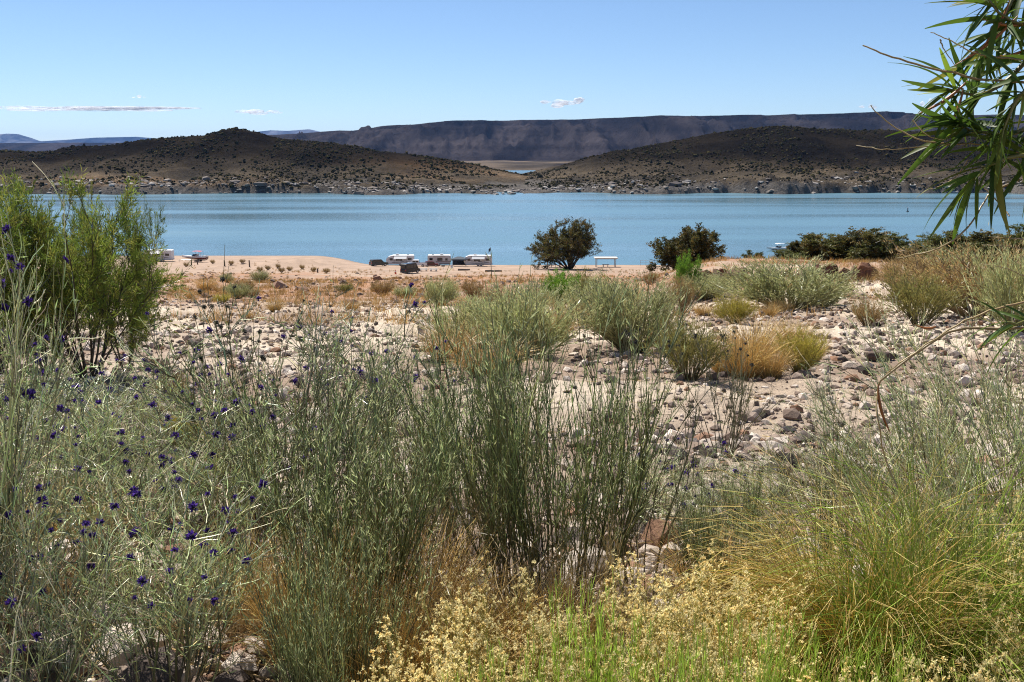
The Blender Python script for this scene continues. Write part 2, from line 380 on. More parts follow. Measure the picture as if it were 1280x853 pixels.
MS = [(300, 171), (340, 169), (390, 166), (430, 163), (445, 163.5), (480, 159), (520, 156), (560, 152), (600, 150.5), (700, 149.5), (800, 149), (845, 148), (862, 146), (880, 145.5), (960, 144.5), (1000, 144), (1100, 143), (1180, 142), (1280, 142), (1700, 141), (2400, 150)]
mu, mz = sil(MS, 5600)
def mesa_z(X, Y, U=None):
    u = X/Y*F; top = np.interp(u, mu, mz)
    edge = 5600+ridged(X*0.00075, X*0+4, 33, 5, 0.55)*-620+ fbm(X*.004, Y*.002, 39, 4)*160
    t = np.clip((Y-(edge-1500))/1500, 0, 1)
    prof = 0.62*t**1.45+0.20*smooth(0.52, 0.57, t)*1+0.0
    prof = 0.83*t**1.25+0.06*smooth(0.60, 0.63, t)+0.11*smooth(0.965, 1.0, t)
    gul = ridged(X*0.0058, Y*0.0011, 35, 5, .6)*80*smooth(0.04, 0.4, t)*(1-smooth(0.8, 0.97, t))
    z = -2+(top+2)*prof+gul
    z = z - (Y-5600)*0.004*smooth(5700, 6200, Y)
    return np.where(t >= 1, np.minimum(z, top), z)
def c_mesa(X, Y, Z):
    a = np.array([0.014, 0.012, 0.013]); b = np.array([0.040, 0.033, 0.033]); n = fbm(X*.006, Y*.0011, 88, 5)[..., None]; s = fbm(X*.0006, Z*.06, 91, 4)[..., None]  # talus toned streaks, also painting in gully light and dark the sun leaves flat
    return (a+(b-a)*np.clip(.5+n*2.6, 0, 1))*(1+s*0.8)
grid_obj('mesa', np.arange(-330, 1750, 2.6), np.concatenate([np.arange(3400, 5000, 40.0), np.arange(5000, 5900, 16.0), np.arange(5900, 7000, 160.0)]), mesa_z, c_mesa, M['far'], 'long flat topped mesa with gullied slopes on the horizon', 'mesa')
# two low dark terraces in front of the mesa
def terrace(name, pts, Y0, depth, seed, label):
    su, sz = sil(pts, Y0)
    def z(X, Y, U=None):
        u = X/Y*F; top = np.interp(u, su, sz, left=-6, right=-6)
        t = np.clip((Y-Y0+120)/120+fbm(X*.006, Y*0+1, seed, 3)*0.5, 0, 1)
        return -6+(top+6)*(0.55*t+0.45*smooth(0.55, 0.75, t))*(1-smooth(Y0+depth*0.7, Y0+depth, Y))+fbm(X*.01, Y*.01, seed+2, 3)*3*t
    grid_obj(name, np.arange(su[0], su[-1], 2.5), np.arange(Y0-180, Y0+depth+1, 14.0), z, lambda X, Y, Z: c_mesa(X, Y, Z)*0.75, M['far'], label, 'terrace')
terrace('low_terrace', [(330, 200), (350, 190), (420, 187), (480, 190), (510, 195), (540, 199), (570, 206)], 3000, 400, 12, 'low dark terrace at the foot of the mesa behind the rounded hill')
terrace('low_terrace', [(660, 214), (700, 206), (740, 202), (800, 199), (900, 196), (1000, 196), (1020, 205)], 2900, 400, 14, 'low dark terrace at the foot of the mesa behind the long hill')
pu, pz = sil([(-1400, 181), (-300, 179), (0, 178.5), (190, 178), (200, 174), (300, 171), (360, 170), (420, 172)], 9500)
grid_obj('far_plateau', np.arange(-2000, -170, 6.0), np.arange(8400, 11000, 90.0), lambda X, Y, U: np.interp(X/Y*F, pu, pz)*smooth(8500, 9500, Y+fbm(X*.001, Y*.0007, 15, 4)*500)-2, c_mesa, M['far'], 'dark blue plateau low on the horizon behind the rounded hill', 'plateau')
def mountains(name, pts, Y0, seed, label):
    su, sz = sil(pts, Y0)
    def z(X, Y, U=None):
        top = np.interp(X/Y*F, su, sz, left=0, right=0); d = np.abs(Y-Y0)/2600
        return (top-5)*np.clip(1-d, 0, 1)+ridged(X*.0007, Y*.0007, seed, 4)*60*np.clip(d*4, 0, 1)*np.clip(1-d, 0, 1)
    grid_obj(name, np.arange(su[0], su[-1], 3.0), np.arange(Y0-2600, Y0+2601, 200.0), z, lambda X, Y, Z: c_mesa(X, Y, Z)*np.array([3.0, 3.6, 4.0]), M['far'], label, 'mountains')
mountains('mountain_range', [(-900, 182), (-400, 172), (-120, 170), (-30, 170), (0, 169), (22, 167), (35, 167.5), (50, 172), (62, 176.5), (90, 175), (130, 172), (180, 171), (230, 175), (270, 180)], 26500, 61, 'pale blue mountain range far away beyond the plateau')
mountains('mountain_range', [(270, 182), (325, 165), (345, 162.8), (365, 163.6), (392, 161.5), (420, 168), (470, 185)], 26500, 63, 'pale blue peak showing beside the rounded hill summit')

# ------------------------------------------------------------------ rocks
def rock_geo(seed, sub=1, flat=0.6, jag=0.35):
    import bmesh
    bm = bmesh.new(); bmesh.ops.create_icosphere(bm, subdivisions=sub, radius=0.5)
    V = np.array([v.co[:] for v in bm.verts]); T = np.array([[v.index for v in f.verts] for f in bm.faces]); bm.free()
    r = np.random.default_rng(seed)
    for k in range(7):                                # cut with random planes: angular stone
        nrm = norm(r.normal(size=3)); d = r.uniform(0.22, 0.42); s = V@nrm; V = V-np.where(s > d, (s-d), 0)[:, None]*nrm
    V = V*(1+r.normal(size=(len(V), 1))*jag*0.2); V[:, 2] *= flat; V[:, 0] *= r.uniform(0.9, 1.4); V[:, 1] *= r.uniform(0.75, 1.1)
    return V, T
ROCKS = [rock_geo(k, 1, 0.45+0.06*(k % 5)) for k in range(8)]
PEB = [rock_geo(40+k, 0+1, 0.55) for k in range(1)]
def ico0(seed):
    import bmesh
    bm = bmesh.new(); bmesh.ops.create_icosphere(bm, subdivisions=1, radius=0.5); bm.free()
    p = (1+5**.5)/2; V = np.array([(-1, p, 0), (1, p, 0), (-1, -p, 0), (1, -p, 0), (0, -1, p), (0, 1, p), (0, -1, -p), (0, 1, -p), (p, 0, -1), (p, 0, 1), (-p, 0, -1), (-p, 0, 1)], float); V /= np.linalg.norm(V[0])*2
    T = np.array([(0, 11, 5), (0, 5, 1), (0, 1, 7), (0, 7, 10), (0, 10, 11), (1, 5, 9), (5, 11, 4), (11, 10, 2), (10, 7, 6), (7, 1, 8), (3, 9, 4), (3, 4, 2), (3, 2, 6), (3, 6, 8), (3, 8, 9), (4, 9, 5), (2, 4, 11), (6, 2, 10), (8, 6, 7), (9, 8, 1)])
    r = np.random.default_rng(seed); V = V*(1+r.uniform(-0.3, 0.25, (12, 1))); V[:, 2] *= 0.8; return V, T
ICO = [ico0(k) for k in range(6)]
def scatter_merge(geo, shapes, pos, size, colr, sq=(0.7, 1.3)):
    """Many copies of small shapes joined in one mesh."""
    N = len(pos); which = RNG.integers(0, len(shapes), N)
    for k, (V, T) in enumerate(shapes):
        m = which == k; n = int(m.sum())
        if not n: continue
        a = RNG.uniform(0, 2*math.pi, n); c, s = np.cos(a), np.sin(a)
        sc = size[m][:, None]*RNG.uniform(sq[0], sq[1], (n, 3))
        L = V[None]*sc[:, None]
        W = np.stack([L[..., 0]*c[:, None]-L[..., 1]*s[:, None], L[..., 0]*s[:, None]+L[..., 1]*c[:, None], L[..., 2]], -1)+pos[m][:, None]
        TT = (T[None]+(np.arange(n)*len(V))[:, None, None]).reshape(-1, 3)
        geo.add(W.reshape(-1, 3), T=TT, C=np.repeat(colr[m], len(V), 0))

def stones():
    cols = np.array([[0.44, 0.36, 0.29], [0.30, 0.23, 0.18], [0.20, 0.145, 0.11], [0.54, 0.46, 0.385], [0.09, 0.07, 0.06], [0.26, 0.15, 0.095]])
    meshes = []
    for k, (V, T) in enumerate(ROCKS):
        for c in (0, 1, 3, 2):
            meshes.append(Geo().add(V, T=T, C=cols[c]).mesh('stone', M['stone']))
    dark = [Geo().add(V, T=T, C=cols[4]).mesh('dark_stone', M['stone']) for V, T in ROCKS[:4]]
    rs = np.random.default_rng(5)
    # larger stones lying on the slope: each its own piece of the ground
    n = 0
    while n < 285:
        px = rs.choice([rs.normal(1010, 90), rs.normal(900, 120), rs.uniform(150, 320), rs.uniform(200, 1250), rs.uniform(850, 1180)]); row = rs.choice([rs.uniform(405, 560), rs.uniform(440, 540), rs.uniform(540, 720)])
        if not (0 < px < 1275): continue
        p = hit(px, row); s = rs.uniform(6, 13)*p[1]/F*(1.25 if rs.random() < .15 else 1)
        s = min(s, 0.30)
        me = meshes[rs.integers(len(meshes))] if rs.random() > 0.12 else dark[rs.integers(4)]
        obj('stone', me, GROUND, (p[0], p[1], p[2]+s*0.08), (rs.uniform(-.3, .3), rs.uniform(-.3, .3), rs.uniform(0, 6.3)), (s*1.2, s*1.2, s)); n += 1
    # the countless small ones
    g = Geo(); N = 52000
    Y = np.exp(rs.uniform(math.log(2.6), math.log(60), N)); X = rs.uniform(-0.56, 0.56, N)*Y
    dens = fbm(X*0.35, Y*0.35, 123, 4); keep = (dens+rs.uniform(-.35, .45, N)+np.where(X > 0.1*Y, .12, -0.05)) > 0; X = X[keep]; Y = Y[keep]
    size = np.clip(rs.lognormal(math.log(0.032), 0.75, len(X))*(0.6+Y/14), 0.012, 0.22)
    pos = np.stack([X, Y, height(X, Y)+size*0.1], -1)
    scatter_merge(g, ICO, pos, size, cols[rs.choice(6, len(X), p=[.24, .22, .18, .16, .13, .07])]*rs.uniform(.8, 1.15, (len(X), 1)))
    obj('gravel', g.mesh('gravel', M['stone']), GROUND, kind='stuff')
    # rubble in the reddish scrub belt below the slope
    g = Geo(); N = 5200; Y = rs.uniform(48, 225, N); X = rs.uniform(-0.40, 0.50, N)*Y
    keep = fbm(X*.05, Y*.05, 60, 4)+rs.uniform(-.3, .3, N) > 0.02; X = X[keep]; Y = Y[keep]; size = rs.lognormal(math.log(0.32), .5, len(X))
    cc = np.array([[.23, .14, .09], [.17, .12, .09], [.34, .22, .15], [.12, .09, .075]])
    scatter_merge(g, ICO, np.stack([X, Y, height(X, Y)], -1), size, cc[rs.integers(0, 4, len(X))])
    obj('rubble', g.mesh('rubble', M['stone']), GROUND, kind='stuff')
stones()

def litter():
    rs = np.random.default_rng(15); g = Geo(); N = 5200; Y = np.exp(rs.uniform(math.log(2.2), math.log(26), N)); X = rs.uniform(-.56, .56, N)*Y
    k = fbm(X*.5, Y*.5, 222, 4)+rs.uniform(-.3, .35, N) > 0; X, Y = X[k], Y[k]; n = len(X); a = rs.uniform(0, 6.3, n); L = rs.uniform(.05, .28, n)
    t = np.linspace(-.5, .5, 4); px = X[:, None]+np.cos(a)[:, None]*t*L[:, None]+rs.normal(size=(n, 4))*.008; py = Y[:, None]+np.sin(a)[:, None]*t*L[:, None]+rs.normal(size=(n, 4))*.008
    P = np.stack([px, py, height(px, py)+.008+np.abs(rs.normal(size=(n, 4)))*.015], -1)
    cc = np.array([[.34, .26, .18], [.20, .15, .11], [.45, .36, .25], [.10, .075, .055]])[rs.integers(0, 4, n)]
    tubes(g, P, np.full((n, 4), .0032)*rs.uniform(.6, 1.6, (n, 1)), np.repeat(cc[:, None], 4, 1)); obj('twig_litter', g.mesh('twig_litter', M['scrub']), GROUND, kind='stuff')
litter()
def hill_cover(hill, f, u0, u1, seed, n_scrub, n_rock):
    rs = np.random.default_rng(seed)
    N = n_scrub; Y = rs.uniform(870, 1190, N); u = rs.uniform(u0, u1, N); X = u/F*Y; Z = f(X, Y)
    keep = (Z > 2.5) & (fbm(X*.025, Y*.02, seed, 4)*1.6+rs.uniform(-.3, .35, N) > 0); X, Y, Z = X[keep], Y[keep], Z[keep]
    size = rs.lognormal(math.log(1.2), .5, len(X)).clip(.5, 4); g = Geo()
    cc = np.array([[.022, .023, .013], [.03, .028, .016], [.04, .032, .02], [.018, .02, .012], [.06, .052, .027]])
    scatter_merge(g, ICO, np.stack([X, Y, Z+size*.15], -1), size, cc[rs.integers(0, 5, len(X))], (.7, 1.5))
    obj('scrub', g.mesh('scrub', M['scrub']), hill, kind='stuff')
    N = n_rock; Y = rs.uniform(840, 935, N); u = rs.uniform(u0, u1, N); X = u/F*Y; Z = f(X, Y)
    keep = (Z > -0.6) & (Z < 9+rs.normal(size=N)*3) & (fbm(X*.03, Y*.02, seed+4, 4)+rs.uniform(-.4, .4, N) > -.1); X, Y, Z = X[keep], Y[keep], Z[keep]
    size = rs.lognormal(math.log(1.7), .55, len(X)); g = Geo()
    cc = np.array([[.25, .22, .195], [.17, .145, .125], [.34, .31, .28], [.12, .10, .09], [.42, .39, .355]])
    scatter_merge(g, ROCKS, np.stack([X, Y, Z+size*.1], -1), size, cc[rs.choice(5, len(X), p=[.3, .27, .17, .2, .06])], (.7, 1.6))
    obj('shore_rocks', g.mesh('shore_rocks', M['stone']), hill, kind='stuff')
    # big outcrops one can tell apart
    meshes = [Geo().add(V, T=T, C=c).mesh('outcrop', M['stone']) for V, T in ROCKS[:5] for c in (cc[0], cc[2], cc[1])]
    k = 0
    while k < 46:
        Yk = rs.uniform(850, 925); uk = rs.uniform(u0, u1); Xk = uk/F*Yk; z = float(f(np.array(Xk), np.array(Yk)))
        if not (0.3 < z < 10): continue
        s = rs.uniform(5, 10.5)
        obj('outcrop', meshes[rs.integers(len(meshes))], hill, (Xk, Yk, z-s*.08), (rs.uniform(-.25, .25), rs.uniform(-.25, .25), rs.uniform(0, 6.3)), (s*1.25, s, s*.75)); k += 1
hill_cover(HILL_L, hl, -640, 90, 301, 20000, 4600)
hill_cover(HILL_R, hr, -60, 640, 302, 20000, 4600)

# ------------------------------------------------------------------ plants: builders (unit height about 1 m)
def lay(P, frac): return P[:, :max(2, int(P.shape[1]*frac))]
def broom(n0, H=1.0, tilt=0.45, r0=0.10, k1=7, k2=3, rad=0.0030, wood=(.10, .075, .05), stem=(.13, .145, .085), tip=(.20, .23, .14),
          ang=0.42, up=0.09, wig=0.07, jit=0.3, lean=(0, 0), l1=(.22, .5), l2=(.07, .2), leaf=0, leafc=None, zig=0.0):
    g = Geo(); a = RNG.uniform(0, 2*math.pi, n0); rr = r0*np.sqrt(RNG.uniform(0, 1, n0)); tl = tilt*np.sqrt(RNG.uniform(0.02, 1, n0))
    P0 = np.stack([np.cos(a)*rr, np.sin(a)*rr, -0.04+0*a], -1); D = np.stack([np.cos(a)*np.sin(tl)+lean[0], np.sin(a)*np.sin(tl)+lean[1], np.cos(tl)], -1)
    L = H*RNG.uniform(.62, 1.08, n0); S0 = 9
    A = grow(P0, D, L, S0, up*0.6, wig)
    taper = np.linspace(1, .34, S0)[None]
    tubes(g, A, rad*1.25*taper*RNG.uniform(.7, 1.3, (n0, 1)), np.concatenate([ramp(wood, stem, n0, 4, jit), ramp(stem, tip, n0, 5, jit, .2, 1)], 1))
    p, d, t, pi = sprout(A, k1, .22, .97, ang); n1 = len(p)
    L1 = H*RNG.uniform(*l1, n1)*(1.15-t*0.75); B = grow(p, d, L1, 6, up, wig*1.1+zig)
    c1 = np.where((t < .35)[:, None, None], ramp(np.array(wood)*.6+np.array(stem)*.4, stem, n1, 6, jit), ramp(stem, tip, n1, 6, jit))
    tubes(g, B, rad*.62*np.linspace(1, .5, 6)[None]*RNG.uniform(.75, 1.25, (n1, 1)), c1)
    tips = [A[:, -1], B[:, -1]]; tdir = [A[:, -1]-A[:, -2], B[:, -1]-B[:, -2]]
    if k2:
        p, d, t, pi = sprout(B, k2, .15, .98, ang*1.15); n2 = len(p)
        Cc = grow(p, d, H*RNG.uniform(*l2, n2), 4, up, wig*1.2+zig)
        tubes(g, Cc, rad*.46*np.linspace(1, .55, 4)[None]*RNG.uniform(.8, 1.2, (n2, 1)), ramp(stem, tip, n2, 4, jit, .35, 1.0))
        tips.append(Cc[:, -1]); tdir.append(Cc[:, -1]-Cc[:, -2]); src = Cc
    else: src = B
    gl = None
    if leaf:
        p, d, t, pi = sprout(src, leaf, .1, 1, .6); gl = Geo(); lc = np.array(leafc if leafc else tip)
        blades(gl, p, d, H*RNG.uniform(.022, .05, len(p)), H*RNG.uniform(.003, .006, len(p)), lc*RNG.uniform(.7, 1.25, (len(p), 1))*RNG.uniform(.92, 1.08, (len(p), 3)))
    return g, gl, tips, tdir

def tuft(n, H=1.0, W=0.5, c0=(.36, .25, .12), c1=(.50, .36, .18), wid=0.006, droop=.25, r0=.12, heads=0, tilt=.6):
    """Bunch grass: fine blades arching out of one crown."""
    g = Geo(); a = RNG.uniform(0, 2*math.pi, n); rr = r0*np.sqrt(RNG.uniform(0, 1, n)); tl = tilt*np.sqrt(RNG.uniform(0, 1, n))
    P0 = np.stack([np.cos(a)*rr, np.sin(a)*rr, -.03+0*a], -1); D = np.stack([np.cos(a)*np.sin(tl), np.sin(a)*np.sin(tl), np.cos(tl)], -1)
    P = grow(P0, D, H*RNG.uniform(.45, 1.1, n), 6, 0, .09, droop)
    tubes(g, P, wid*.5*np.linspace(1, .25, 6)[None]*RNG.uniform(.7, 1.3, (n, 1)), ramp(c0, c1, n, 6, .3))
    return g, P

def head_mesh(seed, c, c2):
    """A round indigo flower head: little petals round a dark core."""
    r = np.random.default_rng(seed); g = Geo(); n = 42
    d = norm(r.normal(size=(n, 3))+np.array([0, 0, .35])); p = d*.005
    blades(g, p, d+np.array([0, 0, .25]), r.uniform(.010, .021, n), r.uniform(.006, .010, n), np.where(r.random((n, 1)) < .7, np.array([c]), np.array([c2]))*r.uniform(.7, 1.3, (n, 1)))
    V, T = ICO[seed % 6]; g.add(V*.016, T=T, C=(.03, .028, .03))
    return g.mesh('flower_head', M['petal'])
HEADS = [head_mesh(k, (.05, .022, .17), (.10, .05, .27)) for k in range(4)]
DRYHEADS = [head_mesh(20+k, (.05, .05, .045), (.08, .075, .06)) for k in range(3)]

def mesh_parts(g, gl, name='stems', leafname='leaves'):
    parts = [(name, g.mesh(name, M['plant'], False))]
    if gl is not None: parts.append((leafname, gl.mesh(leafname, M['leaf'])))
    return parts
# prototypes: list of (part name, mesh) plus optional tip points for flowers
PROTO = {}
def proto(key, parts, tips=None): PROTO.setdefault(key, []).append((parts, tips))
GREY = dict(wood=(.12, .095, .07), stem=(.16, .175, .11), tip=(.44, .48, .36))
for k in range(3):                       # broom dalea, pale and twiggy
    g, gl, tp, td = broom(42, 1.0, .60, .16, 7, 4, .0037, jit=.75, ang=.58, up=.06, wig=.10, zig=.08, leaf=1, leafc=(.33, .43, .24), l1=(.22, .46), l2=(.06, .17), **GREY)
    proto('dalea', mesh_parts(g, gl), np.concatenate(tp[:2]))
for k in range(3):                       # dark green upright broom
    g, gl, tp, td = broom(56, 1.0, .46, .19, 7, 3, .0034, jit=.6, ang=.34, up=.10, wig=.065, wood=(.055, .038, .026), stem=(.085, .098, .05), tip=(.23, .27, .155), leaf=2, leafc=(.46, .52, .36))
    proto('broom', mesh_parts(g, gl), np.concatenate(tp[:2]))
for k in range(2):                       # open, dark forking stalks with few twigs
    g, gl, tp, td = broom(15, 1.0, .50, .08, 5, 2, .0040, ang=.38, up=.08, wig=.09, wood=(.06, .045, .035), stem=(.085, .09, .06), tip=(.15, .165, .10))
    proto('stalks', mesh_parts(g, gl), np.concatenate(tp[:2]))
for k in range(2):                       # leaning pale broom
    g, gl, tp, td = broom(34, 1.0, .60, .2, 7, 3, .0032, ang=.40, up=.03, wig=.09, lean=(-.55, 0), leaf=1, wood=(.16, .13, .09), stem=(.20, .21, .13), tip=(.46, .50, .36), jit=.6)
    proto('leaning', mesh_parts(g, gl), np.concatenate(tp[:2]))
for k in range(2):                       # dry bare stems
    g, gl, tp, td = broom(60, 1.0, .75, .15, 6, 2, .0030, ang=.5, up=.03, wig=.1, wood=(.25, .18, .12), stem=(.36, .27, .18), tip=(.46, .37, .26))
    proto('dry', mesh_parts(g, gl))
for k in range(3):                       # straw coloured flower clusters over green shoots
    g, gl, tp, td = broom(34, 1.0, .55, .20, 6, 4, .0032, ang=.5, up=.12, wig=.07, wood=(.18, .15, .07), stem=(.27, .33, .09), tip=(.50, .47, .19), l1=(.2, .4), l2=(.05, .13))
    gf = Geo(); T3 = tp[2]; hi = T3[:, 2] > .42*RNG.uniform(.7, 1.1, len(T3)); T3 = T3[hi]
    q = np.repeat(T3, 3, 0)+RNG.normal(size=(len(T3)*3, 3))*.009
    n = len(q); cc = np.where(RNG.random((n, 1)) < .72, np.array([[.93, .80, .42]]), np.array([[.90, .68, .29]]))*RNG.uniform(.7, 1.15, (n, 1))
    for e in range(4): blades(gf, q, RNG.normal(size=(n, 3))+[0, 0, .6], RNG.uniform(.012, .025, n), RNG.uniform(.010, .017, n), cc)
    proto('snake', [('stems', g.mesh('stems', M['plant'])), ('flowers', gf.mesh('flowers', M['petal']))])
for k in range(2):                       # fresh green shoots with narrow leaves
    g = Geo(); n = 46; a = RNG.uniform(0, 6.3, n); rr = .22*np.sqrt(RNG.uniform(0, 1, n))
    A = grow(np.stack([np.cos(a)*rr, np.sin(a)*rr, -.03+0*a], -1), np.stack([np.cos(a)*.22, np.sin(a)*.22, 1+0*a], -1), RNG.uniform(.5, 1.05, n), 7, .05, .06)
    tubes(g, A, .0036*np.linspace(1, .4, 7)[None]+np.zeros((n, 1)), ramp((.14, .18, .05), (.36, .50, .11), n, 7, .25))
    gl = Geo(); p, d, t, pi = sprout(A, 26, .12, 1, .55); blades(gl, p, d+[0, 0, .25], RNG.uniform(.05, .12, len(p)), RNG.uniform(.006, .011, len(p)), np.array([.36, .52, .11])*RNG.uniform(.65, 1.4, (len(p), 1)), .03)
    proto('shoots', mesh_parts(g, gl))
def ball(n0, tilt, stem, tip, wood=(.12, .09, .06), rad=.010, k1=7, k2=2, leaf=2, leafc=None, lw=1.0, up=.07, wig=.09):
    g, gl, tp, td = broom(n0, 1.0, tilt, .12, k1, k2, rad, wood=wood, stem=stem, tip=tip, ang=.42, up=up, wig=wig, leaf=0)
    gl = Geo(); n = 5200; which = RNG.integers(0, len(tp[2]), n); p = tp[2][which]+RNG.normal(size=(n, 3))*.035
    lc = np.array(leafc if leafc else tip)
    blades(gl, p, norm(p*[1, 1, .6])+RNG.normal(size=(n, 3))*.5+[0, 0, .5], RNG.uniform(.045, .10, n), RNG.uniform(.007, .013, n)*lw, lc*RNG.uniform(.65, 1.3, (n, 1))*RNG.uniform(.92, 1.08, (n, 3)))
    return mesh_parts(g, gl)
for k in range(3): proto('rabbit', ball(70, .95, (.22, .235, .135), (.38, .41, .26), leafc=(.37, .395, .25)))
for k in range(2): proto('yellowgreen', ball(70, .85, (.26, .25, .07), (.42, .38, .11), leafc=(.40, .36, .10)))
for k in range(2): proto('olive', ball(44, .8, (.15, .145, .065), (.27, .26, .11), leafc=(.24, .23, .10), lw=1.3))
for k in range(2): proto('green', ball(34, .65, (.10, .13, .035), (.16, .28, .05), leafc=(.14, .27, .045), lw=1.8))
for k in range(2): proto('brownscrub', ball(60, .9, (.20, .14, .085), (.33, .24, .14), leafc=(.33, .245, .145)))
for k in range(3):
    g, P = tuft(520, 1.0, .5, (.40, .27, .135), (.66, .49, .27), .011, .30, .22, tilt=.7); proto('goldgrass', [('blades', g.mesh('blades', M['plant']))])
g, P = tuft(2800, 1.0, .5, (.36, .28, .10), (.92, .76, .42), .0044, .65, .20, tilt=1.0); proto('moundgold', [('blades', g.mesh('blades', M['leaf']))])
g, P = tuft(2000, 1.0, .5, (.13, .19, .04), (.40, .52, .12), .0046, .62, .22, tilt=1.0); proto('moundgreen', [('blades', g.mesh('blades', M['leaf']))])
CNT = {}
def plant(key, name, label, cat, loc, h, w=None, rotz=None, group=None, nheads=0, heads=HEADS, hmin=.55, sink=0.0):
    i = CNT.get(key, 0); CNT[key] = i+1; parts, tips = PROTO[key][i % len(PROTO[key])]
    w = h if w is None else w; rotz = RNG.uniform(0, 6.28) if rotz is None else rotz
    o = thing(name, label, cat, (loc[0], loc[1], loc[2]-sink), rotz, group, (w, w, h))
    for pn, me in parts: obj(pn, me, o, kind='stuff')
    if nheads:
        c = tips[tips[:, 2] > hmin]; sel = RNG.choice(len(c), min(int(nheads*2.2), len(c)), replace=False)
        for q in c[sel]:
            s = RNG.uniform(.4, .95)*min(1.0, .62+.10*loc[1])
            obj('flower_head', heads[RNG.integers(len(heads))], o, tuple(q), (RNG.uniform(-.5, .5), RNG.uniform(-.5, .5), RNG.uniform(0, 6)), (s/w, s/w, s/h))
    return o
def gpt(px, Y):
    """Ground point in photo column px at forward distance Y (for things whose foot is hidden)."""
    x = (px-640)/F*Y
    for _ in range(8):
        z = float(height(x, Y)); d = -(z-ZC); c, s = math.cos(PITCH), math.sin(PITCH)
        x = (px-640)/F*(Y*c+d*s)
    return np.array([x, Y, float(height(x, Y))])
def htop(p, row): return float((ZC-p[1]*math.tan(float(row_angle(row))))-p[2])

# ------------------------------------------------------------------ foreground plants
RNG = np.random.default_rng(31)
def fore(key, name, label, cat, px, Y, toprow, wpx=None, **k):
    p = gpt(px, Y); h = max(.15, htop(p, toprow))*{'snake': .80, 'broom': 1.05, 'dalea': 1.08, 'shoots': .9}.get(key, 1.0); w = h if wpx is None else wpx*Y/F
    return plant(key, name, label, cat, p, h, w, **k)
DG = 'grey broom shrubs with indigo flower heads'
dal = 'pale grey twiggy broom shrub dotted with indigo flower heads'
fore('dalea', 'flowering_broom_shrub', 'tall grey twiggy shrub with indigo flower heads crowding the slope beside the dark green broom', 'shrub', 355, 4.9, 385, 330, nheads=34, group=DG)
fore('dalea', 'flowering_broom_shrub', 'grey indigo flowered shrub beside the sandy gap below the tamarisk', 'shrub', 120, 3.5, 500, 330, nheads=24, group=DG)
fore('dalea', 'flowering_broom_shrub', 'tallest grey indigo flowered shrub, its bare white twigs in front of the feathery tamarisk', 'shrub', -30, 2.7, 255, 300, nheads=30, group=DG, hmin=.5)
fore('dalea', 'flowering_broom_shrub', 'grey indigo flowered shrub behind the dry tan bare stems', 'shrub', 40, 5.2, 478, 240, nheads=14, group=DG)
fore('dalea', 'flowering_broom_shrub', 'low grey indigo flowered shrub with long white twigs before the dark green broom', 'shrub', 215, 2.7, 610, 330, nheads=20, group=DG)
fore('dalea', 'flowering_broom_shrub', 'lowest grey indigo flowered shrub in front of the dry tan bare stems', 'shrub', 30, 2.4, 640, 320, nheads=16, group=DG)
fore('dalea', 'flowering_broom_shrub', 'grey indigo flowered shrub behind the dark green brooms by the undercut bank', 'shrub', 500, 5.6, 430, 190, nheads=12, group=DG)
fore('dalea', 'flowering_broom_shrub', 'sparse grey indigo flowered shrub behind the open forking dark shrub', 'shrub', 820, 4.9, 560, 150, nheads=12, group=DG)
fore('dalea', 'flowering_broom_shrub', 'grey indigo flowered shrub at the edge of the bare sand by the yellow green bush', 'shrub', 190, 5.0, 520, 170, nheads=10, group=DG)
BG = 'dark green broom shrubs in front of the sand'
fore('broom', 'broom_shrub', 'large dark green broom shrub with dense upright stems standing above the straw flowers', 'shrub', 690, 3.55, 425, 330, group=BG)
fore('broom', 'broom_shrub', 'dark green broom shrub with dry golden grass showing between its stems', 'shrub', 440, 3.2, 500, 300, group=BG)
fore('broom', 'broom_shrub', 'slimmer dark green broom shrub filling the gap between two larger broom shrubs', 'shrub', 585, 4.0, 460, 210, group=BG)
fore('broom', 'broom_shrub', 'low blue green broom shrub in deep shade at the foot of larger stems', 'shrub', 420, 2.55, 690, 220, group=BG)
fore('stalks', 'broom_shrub', 'open dark forking shrub with bare stalks reaching towards the gravel', 'shrub', 800, 3.7, 460, 300, group=BG)
fore('stalks', 'seed_stalk_plant', 'thin dark upright stalks topped with round seed heads by the gold grass', 'plant', 905, 7.6, 400, 170, nheads=12, heads=DRYHEADS, hmin=.75)
fore('stalks', 'seed_stalk_plant', 'thin dark upright stalks with seed heads rising from the grey shrub', 'plant', 330, 5.4, 375, 240, nheads=16, heads=DRYHEADS, hmin=.75)
fore('stalks', 'seed_stalk_plant', 'lone dark stalks with seed heads before the grey rounded bushes', 'plant', 780, 6.2, 395, 130, nheads=6, heads=DRYHEADS, hmin=.75)
for px, Y, top, wp, lab in [(890, 4.3, 580, 110, 'small grey indigo flowered shrub between the forking dark shrub and the leaning brooms'), (290, 4.1, 520, 200, 'grey indigo flowered shrub leaning on the dark green broom'), (90, 8.2, 462, 200, 'grey flowered shrub at the foot of the feathery tamarisk'), (170, 8.8, 468, 120, 'small grey flowered shrub under the feathery tamarisk stems')]:
    fore('dalea', 'flowering_broom_shrub', lab, 'shrub', px, Y, top, wp, nheads=9, group=DG)
fore('broom', 'broom_shrub', 'thin green broom shrub rising through the straw flowers before the gravel', 'shrub', 900, 3.3, 600, 150, group=BG)
for px, Y, top, wp, lab in [(520, 3.4, 560, 170, 'dead woody shrub tangled between two dark green brooms'), (760, 3.1, 640, 160, 'dead woody shrub at the foot of the forking dark shrub'), (270, 3.1, 660, 200, 'dead woody shrub between indigo flowers and the dark green broom'), (1130, 4.0, 560, 180, 'dead woody twigs under the leaning pale brooms')]:
    fore('dry', 'dead_shrub', lab, 'shrub', px, Y, top, wp)
